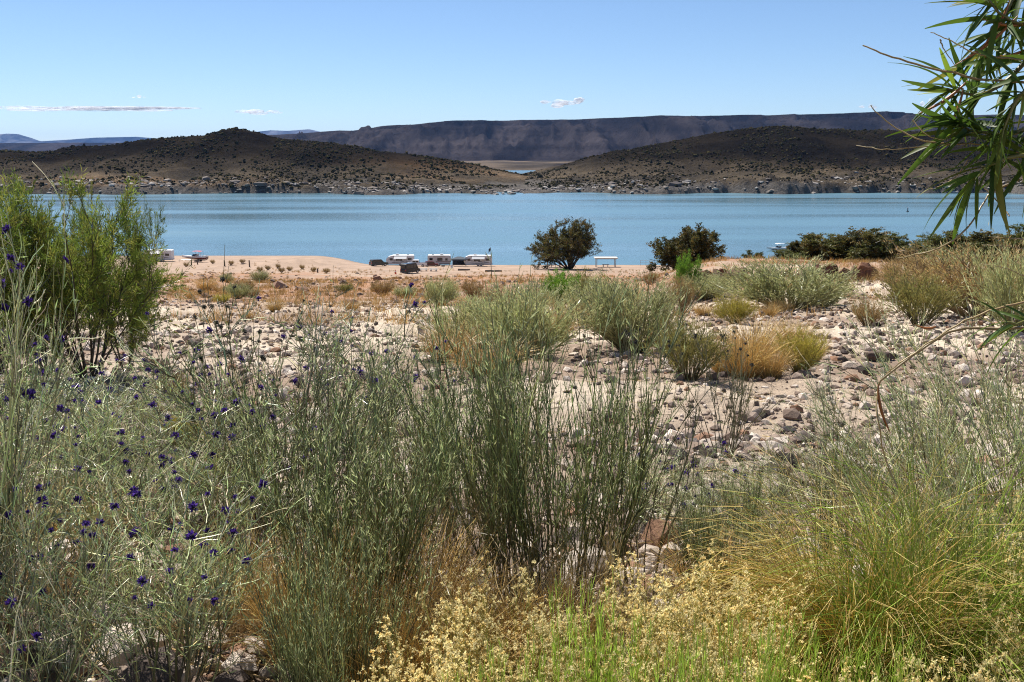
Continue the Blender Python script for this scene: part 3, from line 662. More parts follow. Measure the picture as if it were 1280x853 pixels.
fore('stalks', 'broom_shrub', 'dark woody forked shrub rising inside the large dark green broom', 'shrub', 640, 3.3, 455, 260, group=BG)
fore('stalks', 'broom_shrub', 'dark woody forked shrub rising inside the tall indigo flowered shrub', 'shrub', 400, 4.3, 440, 260, group=BG)
LG = 'pale broom shrubs leaning over the gravel'
LL = ['pale broom shrub leaning over the gravel beneath the fresh willow leaves', 'pale leaning broom shrub below the drooping willow twig', 'pale leaning broom shrub beside the single dark stem shrub', 'pale leaning broom shrub in front of the tall grey bush', 'short pale leaning broom shrub behind the straw flowers', 'pale leaning broom shrub standing over the green bunch grass']
for px, Y, top, wp in [(1300, 3.9, 400, 330), (1180, 4.6, 470, 260), (1080, 5.0, 520, 210), (1270, 5.6, 360, 260), (1010, 4.3, 560, 210), (1230, 3.3, 520, 260)]:
    fore('leaning', 'leaning_broom_shrub', LL.pop(0), 'shrub', px, Y, top, wp, rotz=RNG.uniform(-.35, .35), group=LG)
fore('stalks', 'broom_shrub', 'single dark stem shrub between the leaning pale brooms', 'shrub', 1040, 4.1, 500, 120)
fore('dry', 'dry_shrub', 'dry tan bare stemmed shrub among the indigo flowers', 'shrub', 60, 3.1, 600, 250)
fore('dry', 'dry_shrub', 'dead tan twigs under the dark green broom shrubs', 'shrub', 600, 3.0, 700, 260)
SG = 'straw coloured flowering plants along the bottom of the slope'
sn = 'low straw yellow flowering plant with thin green stems'
for px, Y, top, wp in [(545, 2.45, 735, 180), (640, 2.6, 690, 190), (735, 2.5, 730, 190), (830, 2.75, 665, 190), (900, 2.5, 700, 180), (935, 2.7, 690, 170), (600, 2.15, 800, 180), (760, 2.2, 790, 190), (860, 2.15, 790, 180),
                       (1010, 2.2, 800, 190), (1130, 2.1, 815, 190), (1215, 2.15, 800, 190), (1290, 2.5, 660, 150), (480, 2.2, 830, 120), (1275, 3.2, 600, 130), (950, 3.2, 650, 150), (985, 3.3, 660, 110), (700, 2.0, 840, 180), (930, 2.0, 835, 180), (1080, 2.0, 840, 180), (1240, 2.0, 830, 180)]:
    sl_ = 'low straw yellow flowering plant '+('below the broom with golden grass' if px < 620 else 'in front of the large dark green broom' if px < 800 else 'between the forking dark shrub and the golden mounded grass' if px < 1000 else 'around the mounded bunch grass')
    fore('snake', 'straw_flower_plant', sl_, 'plant', px, Y, top, wp, group=SG)
EG = 'fresh green leafy shoots among the straw flowers'
for px, Y, top, wp in [(730, 2.3, 690, 130), (815, 2.2, 745, 150), (900, 2.15, 745, 160), (1030, 2.35, 735, 150), (1085, 2.25, 760, 130), (690, 2.1, 780, 120), (860, 2.0, 790, 130), (970, 2.3, 745, 110), (640, 2.2, 770, 120), (770, 2.4, 715, 120), (930, 2.25, 735, 120), (590, 2.15, 790, 110)]:
    fore('shoots', 'green_shoots', 'bright green narrow leaved shoots '+('below the large dark green broom' if px < 760 else 'among straw flowers before the forking dark shrub' if px < 960 else 'in front of the golden mounded grass'), 'plant', px, Y, top, wp, group=EG)
fore('moundgold', 'bunch_grass', 'golden half of the drooping mounded grass beside the green grass', 'grass', 1065, 2.85, 500, 270)
fore('moundgreen', 'bunch_grass', 'big green mounded bunch grass drooping beside the golden grass', 'grass', 1175, 2.75, 470, 300)
fore('moundgreen', 'bunch_grass', 'smaller green bunch grass under the leaning pale brooms', 'grass', 1255, 2.8, 530, 200)
GG = 'dry golden grass between the broom stems'
for px, Y, top, wp in [(390, 3.0, 640, 130), (330, 3.4, 640, 120), (520, 3.2, 640, 150), (630, 3.1, 690, 140), (480, 2.8, 690, 130), (560, 2.75, 720, 120), (700, 2.9, 700, 120), (75, 4.4, 600, 130), (900, 3.6, 640, 110)]:
    p = gpt(px, Y); h = htop(p, top); plant('goldgrass', 'dry_grass_tuft', 'thin dry golden grass tuft growing between broom stems', 'grass', p, h, wp*Y/F*1.1, group=GG)

# ------------------------------------------------------------------ bushes on the sandy slope and the scrub belt
def mid(key, name, label, cat, px, base, wpx, hpx, group=None, **k):
    p = hit(px, base); s = math.hypot(p[1], ZC-p[2])/F
    return plant(key, name, label, cat, p, hpx*s*1.02, wpx*s/1.35, group=group, **k)
RGp = 'rounded grey green bushes on the sandy slope'
for px, b, wp, hp, lab in [
    (660, 448, 130, 84, 'pale grey green rounded bush right behind the dark broom stems'),
    (590, 440, 120, 62, 'pale grey gold bush behind the dark broom stems beside the undercut bank'),
    (790, 440, 120, 88, 'grey green bush with dark stems showing at its base'),
    (650, 396, 80, 40, 'grey green bush next to the vivid green bush'),
    (748, 402, 90, 50, 'grey green bush behind the bush with dark stems'),
    (985, 388, 150, 60, 'largest grey green rounded bush in front of the red rock ledge'),
    (1030, 383, 60, 36, 'small grey bush at the side of the largest grey green bush'),
    (882, 373, 70, 28, 'low grey green bush below the dense dark round tree'),
    (551, 383, 42, 34, 'lone grey green bush on bare sand above the undercut bank'),
    (505, 372, 26, 14, 'tiny grey bush on the scrub belt')]:
    mid('rabbit', 'rounded_bush', lab, 'bush', px, b, wp, hp, RGp)
for px, b, wp, hp, key, lab in [(560, 452, 80, 60, 'goldgrass', 'dry gold grass at the side of the pale grey gold bush'), (620, 405, 70, 40, 'brownscrub', 'brownish bush above the undercut bank'),
                                (760, 425, 60, 50, 'brownscrub', 'brown ragged bush between two grey green bushes'), (830, 436, 60, 50, 'goldgrass', 'dry gold grass beside the bush with dark stems'), (690, 425, 80, 60, 'goldgrass', 'tall dry grass poking out between grey bushes'), (610, 470, 110, 60, 'goldgrass', 'dry gold grass close behind the dark broom tops')]:
    mid(key, 'ragged_bush' if key != 'goldgrass' else 'dry_grass_clump', lab, 'bush' if key != 'goldgrass' else 'grass', px, b, wp, hp)
mid('green', 'green_bush', 'vivid green upright bush among grey bushes', 'bush', 700, 388, 52, 44)
mid('olive', 'olive_bush', 'olive upright bush touching the vivid green bush', 'bush', 727, 386, 48, 44)
mid('green', 'green_bush', 'slim olive green bush above the orange dead bush', 'bush', 860, 372, 40, 46)
mid('brownscrub', 'dead_bush', 'orange brown dead bush below the slim green bush', 'bush', 848, 394, 38, 44)
mid('yellowgreen', 'yellow_green_bush', 'compact yellow green bush on gravel before the largest grey bush', 'bush', 918, 404, 48, 32)
mid('olive', 'olive_bush', 'olive bush at the side of the golden grass patch', 'bush', 862, 474, 90, 70)
mid('yellowgreen', 'yellow_green_bush', 'yellow green bush with golden grass on both sides', 'bush', 1000, 468, 56, 54)
mid('yellowgreen', 'yellow_green_bush', 'small yellow green bush by the hollow under the tamarisk', 'bush', 228, 560, 46, 44)
for px, b, wp, hp in [(930, 472, 80, 78), (962, 474, 60, 60), (945, 448, 90, 55), (1015, 455, 40, 50), (905, 470, 50, 45), (985, 432, 60, 40)]:
    mid('goldgrass', 'gold_grass_clump', 'tall golden dry grass clump on the pale gravel', 'grass', px, b, wp, hp, 'golden grass clumps in the gravel hollow')
mid('brownscrub', 'dead_bush', 'small brown dry bush alone on the gravel', 'bush', 1083, 408, 38, 32)
mid('brownscrub', 'dead_bush', 'few dry brown twigs on sand before the shaded hollow', 'bush', 217, 500, 40, 30)
mid('yellowgreen', 'yellow_green_bush', 'bright green small bush on the scrub belt', 'bush', 278, 379, 22, 11)
mid('olive', 'olive_bush', 'dark olive small bush on the scrub belt', 'bush', 431, 367, 24, 12)
for px, b, wp, hp, key, lab in [(1150, 406, 90, 60, 'olive', 'wide olive bush with yellow tips at the gravel edge'), (1225, 396, 190, 84, 'brownscrub', 'wide golden brown bush behind the olive bush'),
                                (1130, 372, 70, 44, 'brownscrub', 'pale brown bush beside the red rock ledge'), (1190, 372, 90, 56, 'rabbit', 'grey brown bush between the ledge and the golden brown bush'), (1275, 420, 110, 110, 'rabbit', 'tall grey bush beneath the willow twigs')]:
    mid(key, 'slope_bush', lab, 'bush', px, b, wp, hp)
rs = np.random.default_rng(77)
for k in range(34):                      # scattered small scrub
    px = rs.uniform(235, 1000); b = rs.uniform(352, 398)
    key = rs.choice(['brownscrub', 'brownscrub', 'goldgrass', 'goldgrass', 'rabbit'])
    lab, nm, gr = {'brownscrub': ('small brown dry scrub bush on the scrub belt above the beach', 'scrub_bush', 'small brown bushes on the scrub belt'), 'goldgrass': ('small tan grass bunch on the scrub belt above the beach', 'scrub_grass', 'small tan grass bunches on the scrub belt'), 'rabbit': ('small grey scrub bush on the scrub belt above the beach', 'scrub_bush', 'small grey bushes on the scrub belt')}[key]
    s = rs.uniform(12, 26); mid(key, nm, lab, 'grass' if key == 'goldgrass' else 'bush', px, b, s*1.25, s*.8, gr)
def dry_cover():
    rs = np.random.default_rng(9); g = Geo(); N = 7500
    Y = np.exp(rs.uniform(math.log(30), math.log(258), N)); X = rs.uniform(-.36, .42, N)*Y
    k = fbm(X*.05, Y*.05, 400, 4)+rs.uniform(-.25, .35, N)+.18*smooth(50, 80, Y) > .12; X, Y = X[k], Y[k]; n = len(X); nb = 16
    P0 = np.repeat(np.stack([X, Y, height(X, Y)-.02], -1), nb, 0); P0[:, :2] += rs.normal(size=(n*nb, 2))*.14
    d = rs.normal(size=(n*nb, 3))*[.45, .45, 0]+[0, 0, 1]
    c = np.repeat(np.where(rs.random((n, 1)) < .6, np.array([[.40, .25, .115]]), np.array([[.30, .215, .12]]))*rs.uniform(.65, 1.2, (n, 1)), nb, 0)
    blades(g, P0, d, rs.uniform(.18, .6, n*nb), rs.uniform(.015, .03, n*nb)*np.clip(P0[:, 1]/60, .7, 2.2), c)
    o = obj('dry_grass_cover', g.mesh('dry_grass_cover', M['leaf'])); tag(o, 'short rusty dry grass spread over the scrub belt', 'grass', kind='stuff')
dry_cover()

# ------------------------------------------------------------------ trees
def tree_parts(n0, H, tilt, k1, k2, rad, leafn, ll, lw, lc, spread=.06, wood=(.075, .055, .042), up=.05, wig=.1, lo=.25, r0=.03, droop=0, cen=.5):
    g = Geo(); a = RNG.uniform(0, 6.3, n0)+np.arange(n0)*2.4; tl = tilt*RNG.uniform(.02, 1, n0)**cen; rr = r0*H*RNG.uniform(.2, 1, n0)
    A = grow(np.stack([np.cos(a)*rr, np.sin(a)*rr, -.02*H+0*a], -1), np.stack([np.cos(a)*np.sin(tl), np.sin(a)*np.sin(tl), np.cos(tl)], -1), H*RNG.uniform(.6, .92, n0), 9, up, wig)
    tubes(g, A, rad*np.linspace(1, .25, 9)[None]*RNG.uniform(.7, 1.2, (n0, 1)), ramp(wood, wood, n0, 9, .2), 5)
    p, d, t, pi = sprout(A, k1, lo, .98, .75); B = grow(p, d, H*RNG.uniform(.16, .36, len(p))*(1.2-.6*t), 6, up, wig*1.2)
    tubes(g, B, rad*.34*np.linspace(1, .35, 6)[None]+0*t[:, None], ramp(wood, wood, len(p), 6, .25), 3)
    p, d, t, pi = sprout(B, k2, .25, 1, .7); Cc = grow(p, d, H*RNG.uniform(.06, .15, len(p)), 4, up*.5, wig*1.3, droop)
    tubes(g, Cc, rad*.13*np.linspace(1, .4, 4)[None]+0*t[:, None], ramp(wood, np.array(wood)*1.3, len(p), 4, .25), 3)
    gl = Geo(); p, d, t, pi = sprout(Cc, leafn, .1, 1, .6); n = len(p); clump = np.repeat(RNG.uniform(.6, 1.3, len(Cc)), leafn)
    lc = np.array(lc); base = lc[RNG.integers(0, len(lc), len(Cc))] if lc.ndim == 2 else np.tile(lc, (len(Cc), 1))
    blades(gl, p+RNG.normal(size=(n, 3))*H*spread*.25, d+RNG.normal(size=(n, 3))*.35, H*ll*RNG.uniform(.6, 1.3, n), H*lw*RNG.uniform(.6, 1.3, n), np.repeat(base, leafn, 0)*clump[:, None]*RNG.uniform(.85, 1.15, (n, 1)), .03)
    return g, gl
def tree(name, label, cat, loc, H, W, parts, rotz=0.0, group=None, names=('trunk', 'crown')):
    o = thing(name, label, cat, tuple(loc), rotz, group, (W, W, H))
    obj(names[0], parts[0], o); obj(names[1], parts[1], o, kind='stuff'); return o
def tparts(*a, **k):
    g, gl = tree_parts(*a, **k); return (g.mesh('trunk', M['plant'], True), gl.mesh('crown', M['leaf']))
# feathery tamarisk by the near left, built at unit height
RNG = np.random.default_rng(404)
TAM = [tparts(15, 1.0, .85, 10, 8, .0085, 20, .036, .0046, [(.17, .25, .055), (.23, .30, .07), (.12, .19, .045), (.29, .31, .09)], .02, (.055, .045, .034), .07, .08, .18, .05) for k in range(2)]
p = hit(110, 474); tree('tamarisk', 'feathery green tamarisk with dark branching stems beside the sand', 'tree', p, htop(p, 212)*1.06, htop(p, 212)*.80, TAM[0], .6)
p = gpt(158, 15.8); tree('tamarisk', 'small feathery tamarisk growing against the boat side of the large one', 'tree', p, htop(p, 228)*1.05, htop(p, 236)*.40, TAM[1], 1.1)
p = gpt(-25, 13.0); tree('tamarisk', 'yellow green tamarisk rising behind the white twigs', 'tree', p, htop(p, 185)*1.05, htop(p, 185)*.62, TAM[1], 2.2)
p = gpt(60, 15.5); tree('tamarisk', 'shorter tamarisk squeezed between two taller tamarisks', 'tree', p, htop(p, 235)*1.05, htop(p, 235)*.6, TAM[1], 4.0)
# beach tree and round dark bushes
RNG = np.random.default_rng(77)
DK = [(.085, .090, .034), (.115, .105, .04), (.15, .115, .048), (.07, .08, .03)]
BT = tparts(26, 1.0, 1.15, 10, 8, .015, 20, .027, .015, DK, .04, (.085, .068, .052), .03, .08, .22, .03, 0, .8)
BB = [tparts(20, 1.0, 1.15, 12, 8, .016, 20, .040, .022, DK, .05, (.06, .05, .04), .05, .1, .10, .10) for k in range(2)]
GB = [tparts(16, 1.0, 1.0, 12, 8, .016, 15, .042, .018, [(.10, .125, .04), (.14, .145, .05), (.08, .10, .036)], .05, (.06, .05, .04), .05, .1, .10, .10) for k in range(2)]
p = gpt(712, 262.0); s = p[1]/F
tree('shade_tree', 'broad dark shade tree on the beach between two picnic shelters', 'tree', p, htop(p, 275)*1.08, 80*s*.84, BT, .4)
p = gpt(866, 150.0); s = p[1]/F
tree('round_tree', 'dense dark round tree standing alone above the beach', 'tree', p, htop(p, 284)*1.08, 92*s/1.35, BB[0], 1.0)
for px, Y, top, wp, pr, nm, lab in [
    (1085, 108, 291, 110, BB[1], 'dark_bush', 'tallest dark green bush behind the red rock ledge'), (1035, 112, 300, 80, GB[0], 'dark_bush', 'dark green bush behind the ledge next to the tallest one'),
    (1125, 106, 300, 70, GB[1], 'dark_bush', 'dark green bush on the far side of the tallest bush'), (1004, 110, 303, 44, BB[0], 'brown_green_bush', 'brown green bush hiding the white boat'),
    (940, 112, 316, 26, GB[0], 'brown_green_bush', 'low brown green bush beside the white boat'), (1185, 95, 297, 90, GB[1], 'olive_tree_bush', 'olive brown bush behind the slope bushes'),
    (1235, 92, 294, 110, BB[1], 'olive_tree_bush', 'dark bush behind the willow twigs at the slope edge'), (985, 104, 315, 40, GB[1], 'dark_bush', 'small dark bush in front of the ledge gap'), (1290, 88, 290, 90, GB[0], 'olive_tree_bush', 'grey green bush under the hanging willow leaves')]:
    p = gpt(px, Y); tree(nm, lab, 'bush', p, max(1.2, htop(p, top)*1.22), wp*Y/F/1.05, pr, RNG.uniform(0, 6))

# ------------------------------------------------------------------ red rock ledge and boulders on the slope
def ledge(px, row, wpx, hpx, label, seed):
    p = hit(px, row); s = p[1]/F; rs = np.random.default_rng(seed); W = wpx*s; H = hpx*s
    o = thing('rock_ledge', label, 'rock ledge', (p[0], p[1], p[2]))
    n = max(5, int(wpx/9))
    for k in range(n):
        V, T = rock_geo(900+seed*20+k, 2, .75, .25)
        V = V*np.array([W/n*rs.uniform(1.7, 2.6), W/n*rs.uniform(1.3, 2.0), H*rs.uniform(1.0, 1.6)])
        V = V+0.06*H*np.stack([vnoise(V[:, 0]*3, V[:, 2]*9, k), vnoise(V[:, 1]*3, V[:, 2]*9, k+4), vnoise(V[:, 0]*4, V[:, 1]*4, k+9)], -1)*2
        c = np.array([.17, .085, .052])*rs.uniform(.7, 1.25) if rs.random() < .75 else np.array([.28, .17, .115])
        z = float(height(p[0]-W/2+W*(k+.5)/n, p[1]))-p[2]
        obj('rock_block', Geo().add(V, T=T, C=c).mesh('rock_block', M['ledge']), o, (-W/2+W*(k+.5)/n, rs.uniform(-.3, .5), z+H*rs.uniform(.05, .3)), (rs.uniform(-.15, .15), rs.uniform(-.15, .15), rs.uniform(-.5, .5)))
ledge(1046, 351, 92, 30, 'dark red brown rock ledge below the tallest dark bush', 1)
ledge(900, 352, 62, 22, 'reddish rock ledge below the dense dark round tree', 2)
ledge(968, 345, 40, 12, 'small rock ledge partly behind the largest grey green bush', 3)
def boulder(px, row, wpx, label, c, seed):
    p = hit(px, row); s = wpx*p[1]/F; V, T = rock_geo(600+seed, 2, .6, .3)
    o = obj('boulder', Geo().add(V, T=T, C=c).mesh('boulder', M['stone']), None, (p[0], p[1], p[2]+s*.12), (.1, -.1, seed), (s, s, s)); tag(o, label, 'boulder')
boulder(950, 522, 30, 'dark grey brown boulder alone on the pale gravel', (.075, .062, .055), 1)
boulder(1140, 510, 26, 'dark boulder half hidden by the leaning pale brooms', (.10, .08, .065), 2)
boulder(1100, 452, 32, 'flat dark slab shaped boulder on the gravel slope', (.14, .10, .08), 3)
boulder(985, 540, 24, 'blackish boulder close beside the dark grey boulder', (.06, .052, .05), 4)

# ------------------------------------------------------------------ small parts for vehicles and camp things
M['white'] = flat_mat('white_paint', (.74, .73, .71), .35); M['cream'] = flat_mat('cream_siding', (.60, .57, .53), .45)
M['roofw'] = flat_mat('rubber_roof', (.80, .80, .78), .6); M['dkgrey'] = flat_mat('grey_graphic', (.06, .06, .07), .4); M['midgrey'] = flat_mat('grey_panel', (.28, .28, .29), .45)
M['black'] = flat_mat('black_paint', (.012, .012, .014), .25); M['tyre'] = flat_mat('tyre', (.018, .018, .018), .85); M['rim'] = flat_mat('rim', (.45, .45, .46), .35, .8)
M['glass'] = flat_mat('dark_glass', (.012, .015, .018), .08, 0, .7); M['maroon'] = flat_mat('maroon', (.11, .022, .022), .3); M['red'] = flat_mat('red_canvas', (.46, .055, .05), .7)
M['lamp'] = flat_mat('tail_lamp', (.42, .015, .012), .25); M['steel'] = flat_mat('galvanised_steel', (.35, .35, .34), .45, .6); M['wood'] = flat_mat('weathered_wood', (.085, .062, .045), .9)
M['navy'] = flat_mat('navy_canvas', (.030, .045, .065), .8); M['conc'] = flat_mat('concrete', (.52, .49, .45), .85); M['orange'] = flat_mat('orange_plastic', (.62, .09, .03), .5)
M['green'] = flat_mat('dark_green_paint', (.035, .05, .045), .3); M['tanroof'] = flat_mat('tan_metal_roof', (.50, .46, .40), .5); M['silver'] = flat_mat('silver_paint', (.50, .51, .52), .3, .5)
M['shirt'] = flat_mat('dark_shirt', (.03, .035, .05), .9); M['skin'] = flat_mat('skin', (.42, .26, .18), .6)
def bevel_box(g, c, s, b=0.03):
    c = np.array(c, float); s = np.array(s, float)/2; b = min(b, s.min()*.9)
    import itertools
    # chamfered box: 24 vertices
    V = []; idx = {}
    for sx, sy, sz in itertools.product((-1, 1), repeat=3):
        for ax in range(3):
            v = np.array([sx, sy, sz])*s; q = v.copy(); 
            for o in range(3):
                if o != ax: q[o] -= np.array([sx, sy, sz])[o]*b
            idx[(sx, sy, sz, ax)] = len(V); V.append(q+c)
    Q = []; T = []
    for ax in range(3):
        o1, o2 = [k for k in range(3) if k != ax]
        for sg in (-1, 1):
            f = []
            for a, d in ((-1, -1), (1, -1), (1, 1), (-1, 1)):
                t = [0, 0, 0]; t[ax] = sg; t[o1] = a; t[o2] = d; f.append(idx[(*t, ax)])
            Q.append(f)
    for ax in range(3):
        o1, o2 = [k for k in range(3) if k != ax]
        for a, d in itertools.product((-1, 1), repeat=2):
            t0 = [0, 0, 0]; t0[o1] = a; t0[o2] = d; t1 = list(t0); t0[ax] = -1; t1[ax] = 1
            Q.append([idx[(*t0, o1)], idx[(*t1, o1)], idx[(*t1, o2)], idx[(*t0, o2)]])
    for sg in itertools.product((-1, 1), repeat=3): T.append([idx[(*sg, 0)], idx[(*sg, 1)], idx[(*sg, 2)]])
    g.add(V, Q=Q, T=T); return g
def prism(g, prof, y0, y1):
    """Side profile (x, z) points carried across from y0 to y1."""
    n = len(prof); P = np.array(prof, float); V = [(x, y0, z) for x, z in P]+[(x, y1, z) for x, z in P]
    Q = [[i, (i+1) % n, n+(i+1) % n, n+i] for i in range(n)]
    cx, cz = P.mean(0); V += [(cx, y0, cz), (cx, y1, cz)]
    T = [[2*n, (i+1) % n, i] for i in range(n)]+[[2*n+1, n+i, n+(i+1) % n] for i in range(n)]
    g.add(V, Q=Q, T=T); return g
def cylg(g, c, r, h, axis=1, n=14, r2=None):
    a = np.arange(n)*2*math.pi/n; r2 = r if r2 is None else r2
    o = [k for k in range(3) if k != axis]; V = np.zeros((2*n+2, 3)); 
    for e, rr, hh in ((0, r, -h/2), (1, r2, h/2)):
        V[e*n:(e+1)*n, o[0]] = np.cos(a)*rr; V[e*n:(e+1)*n, o[1]] = np.sin(a)*rr; V[e*n:(e+1)*n, axis] = hh
    V[2*n, axis] = -h/2; V[2*n+1, axis] = h/2; V += np.array(c)
    Q = [[i, (i+1) % n, n+(i+1) % n, n+i] for i in range(n)]; T = [[2*n, (i+1) % n, i] for i in range(n)]+[[2*n+1, n+i, n+(i+1) % n] for i in range(n)]
    g.add(V, Q=Q, T=T); return g
def bar(g, a, b, r, n=6):
    a = np.array(a, float); b = np.array(b, float); tubes(g, np.stack([a, (a+b)/2, b])[None], np.full((1, 3), r), np.full((1, 3, 3), .5), n); return g
def part(name, g, mat, parent, sm=False): return obj(name, g.mesh(name, M[mat], sm), parent)
def bpart(name, c, s, mat, parent, b=.03): return part(name, bevel_box(Geo(), c, s, b), mat, parent)
def wheel(o, x, y, r=.36, wd=.24):
    t = part('wheel', cylg(Geo(), (x, y, r), r, wd), 'tyre', o); part('rim', cylg(Geo(), (x, y+(-.02 if y < 0 else .02), r), r*.58, wd), 'rim', t)
def window(o, x0, x1, z0, z1, y, name='window', mat='glass'):
    f = bpart(name, ((x0+x1)/2, y, (z0+z1)/2), (x1-x0, .05, z1-z0), 'dkgrey', o, .01); bpart('pane', ((x0+x1)/2, y-.025, (z0+z1)/2), (x1-x0-.1, .05, z1-z0-.1), mat, f, .01)

def camper(label, loc, rotz, L=7.6, H=3.05, nose=1.2, group=None, body='white', swoosh=True, flip=1, band=None):
    o = thing('camper_trailer', label, 'camper', tuple(loc), rotz, group); h = L/2; f = flip; zb = .55
    prof = [(-h*f, zb), (-h*f, H-.25), ((-h+.15)*f, H), ((h-nose)*f, H), ((h-.35*nose)*f, H-.35), ((h-.05)*f, H-1.0), (h*f, H-1.5), ((h-.25)*f, zb+.35), ((h-.6)*f, zb)]
    part('body', prism(Geo(), prof, -1.2, 1.2), body, o)
    prof2 = [((-h-.03)*f, H-.12), ((-h+.12)*f, H+.05), ((h-nose)*f, H+.05), ((h-nose+.3)*f, H-.06)]
    part('roof', prism(Geo(), prof2, -1.24, 1.24), 'roofw', o)
    ac = bpart('air_conditioner', (0.1*L*f, 0, H+.2), (1.0, .75, .32), 'white', o, .08); bpart('grille', (0.1*L*f, -.37, H+.19), (.7, .05, .14), 'dkgrey', ac, .01)
    bpart('roof_vent', (-.28*L*f, .2, H+.12), (.45, .45, .16), 'dkgrey', o)
    for x0, x1, z0, z1 in ((-.42*L, -.28*L, 1.65, 2.3), (-.08*L, .14*L, 1.55, 2.4), (.26*L, .36*L, 1.6, 2.25)):
        a, b = sorted((x0*f, x1*f)); window(o, a, b, z0, z1, -1.22)
    d = bpart('door', (-.19*L*f, -1.215, 1.55), (.72, .05, 1.85), 'cream', o, .02); bpart('handle', (-.19*L*f+.26, -1.26, 1.5), (.1, .05, .05), 'steel', d, .01)
    bpart('step', (-.19*L*f, -1.4, .38), (.65, .35, .06), 'steel', o, .01)
    if swoosh:
        for k, (xa, xb, za, zb2, th) in enumerate(((-.46, -.02, 1.0, 1.35, .2), (.0, .42, 1.2, 1.9, .26), (-.30, .30, .72, .95, .12))):
            pr = [(xa*L*f, za), (xb*L*f, zb2), (xb*L*f*.92, zb2+th), ((xa+.1)*L*f, za+th)]
            part('graphic_stripe', prism(Geo(), pr, -1.225-.004*k, -1.205), ('dkgrey', 'midgrey', 'dkgrey')[k], o)
    if band: bpart('stripe', (0, -1.212, 1.28), (L*.97, .03, .16), band, o, .01); bpart('lower_skirt', (0, -1.208, .78), (L*.95, .03, .4), 'midgrey', o, .01)
    else:
        g = Geo(); g.add([(-.2*L, -1.25, H-.2), (.25*L, -1.25, H-.2), (.25*L, -3.3, H-.75), (-.2*L, -3.3, H-.75)], Q=[[0, 1, 2, 3]]); part('awning', g, 'midgrey', o)
        for x in (-.2*L, .25*L): part('awning_arm', bar(Geo(), (x, -3.3, H-.75), (x, -1.25, 1.0), .03), 'steel', o)
    part('awning_tube', cylg(Geo(), (0, -1.27, H-.2), .07, L*.5, 0, 10), 'midgrey', o)
    bpart('chassis', (0, 0, .5), (L*.94, 1.8, .16), 'black', o); bar_ = bar(Geo(), (h*f, 0, .5), ((h+.9)*f, 0, .5), .06); part('hitch', bar_, 'black', o)
    bpart('jack', ((h+.55)*f, 0, .3), (.09, .09, .6), 'steel', o, .01); bpart('bumper', ((-h-.08)*f, 0, .55), (.14, 2.2, .14), 'midgrey', o)
    for y in (-1.02, 1.02):
        for x in (-.45, .38): wheel(o, (x-.5)*f, y)
    return o
def car(label, loc, rotz, kind='suv', paint='green', name='parked_car', scale=1.0, cat='car', group=None):
    o = thing(name, label, cat, tuple(loc), rotz, group, (scale,)*3); hw = .92
    if kind == 'suv':
        low = [(-2.3, .35), (-2.35, .95), (-2.25, 1.1), (1.0, 1.12), (2.2, 1.0), (2.35, .8), (2.35, .35)]; cab = [(-2.28, 1.1), (-2.1, 1.78), (-1.8, 1.86), (.2, 1.86), (.5, 1.8), (1.15, 1.1)]
        wins = [(-1.95, -.95), (-.85, 0.0), (.08, .62)]; wz = (1.2, 1.68); wx = (-1.45, 1.45)
    elif kind == 'van':
        low = [(-2.5, .35), (-2.55, 1.0), (-2.5, 1.2), (1.6, 1.2), (2.3, 1.05), (2.45, .8), (2.45, .35)]; cab = [(-2.5, 1.18), (-2.42, 2.3), (-2.2, 2.45), (.9, 2.45), (1.2, 2.35), (1.9, 1.18)]
        wins = [(-2.2, -1.1), (-.95, .1), (.25, 1.15)]; wz = (1.35, 2.1); wx = (-1.55, 1.55)
    else:
        low = [(-2.9, .45), (-2.92, 1.12), (.0, 1.14), (1.3, 1.18), (2.6, 1.08), (2.75, .85), (2.75, .42)]; cab = [(-.75, 1.12), (-.62, 1.82), (-.45, 1.9), (.9, 1.9), (1.1, 1.84), (1.75, 1.15)]
        wins = [(-.5, .25), (.35, 1.1)]; wz = (1.25, 1.74); wx = (-1.75, 1.85)
    part('body', prism(Geo(), low, -hw, hw), paint, o); part('cab', prism(Geo(), cab, -hw+.08, hw-.08), paint, o)
    for sgn in (-1, 1):
        for a, b in wins: bpart('side_window', ((a+b)/2, sgn*(hw-.075), sum(wz)/2), (b-a, .04, wz[1]-wz[0]), 'glass', o, .01)
        bpart('mirror', (wins[-1][1]+.25, sgn*(hw+.06), wz[0]+.08), (.14, .18, .16), paint, o); bpart('door_handle', (wins[-1][0]+.1, sgn*(hw+.01), .98), (.16, .04, .04), 'steel', o, .01)
        bpart('headlight', (low[-2][0]-.03, sgn*.68, .82), (.12, .36, .18), 'white', o, .02); bpart('tail_light', (low[1][0]+.02, sgn*.78, 1.0), (.12, .2, .36), 'lamp', o, .02)
        for x in wx: wheel(o, x, sgn*(hw-.1), .38)
    xr = cab[1][0]; zr = (wz[0]+wz[1])/2
    bpart('rear_window', ((cab[0][0]+cab[1][0])/2-.02, 0, zr), (.12, 1.4, (wz[1]-wz[0])*.95), 'glass', o, .02)
    ws = Geo(); x0, z0 = cab[-1]; x1, z1 = cab[-2]
    ws.add([(x0+.02, -.72, z0+.08), (x0+.02, .72, z0+.08), (x1+.04, .66, z1-.06), (x1+.04, -.66, z1-.06)], Q=[[0, 1, 2, 3]]); part('windscreen', ws, 'glass', o)
    bpart('front_bumper', (low[-1][0]+.03, 0, .5), (.16, 1.8, .22), 'dkgrey', o); bpart('rear_bumper', (low[0][0]-.04, 0, .52), (.16, 1.8, .2), 'dkgrey', o)
    if kind == 'pickup': bpart('tailgate', (-2.9, 0, .88), (.08, 1.7, .5), paint, o); bpart('bed_cover', (-1.85, 0, 1.16), (2.0, 1.6, .05), 'dkgrey', o)
    return o
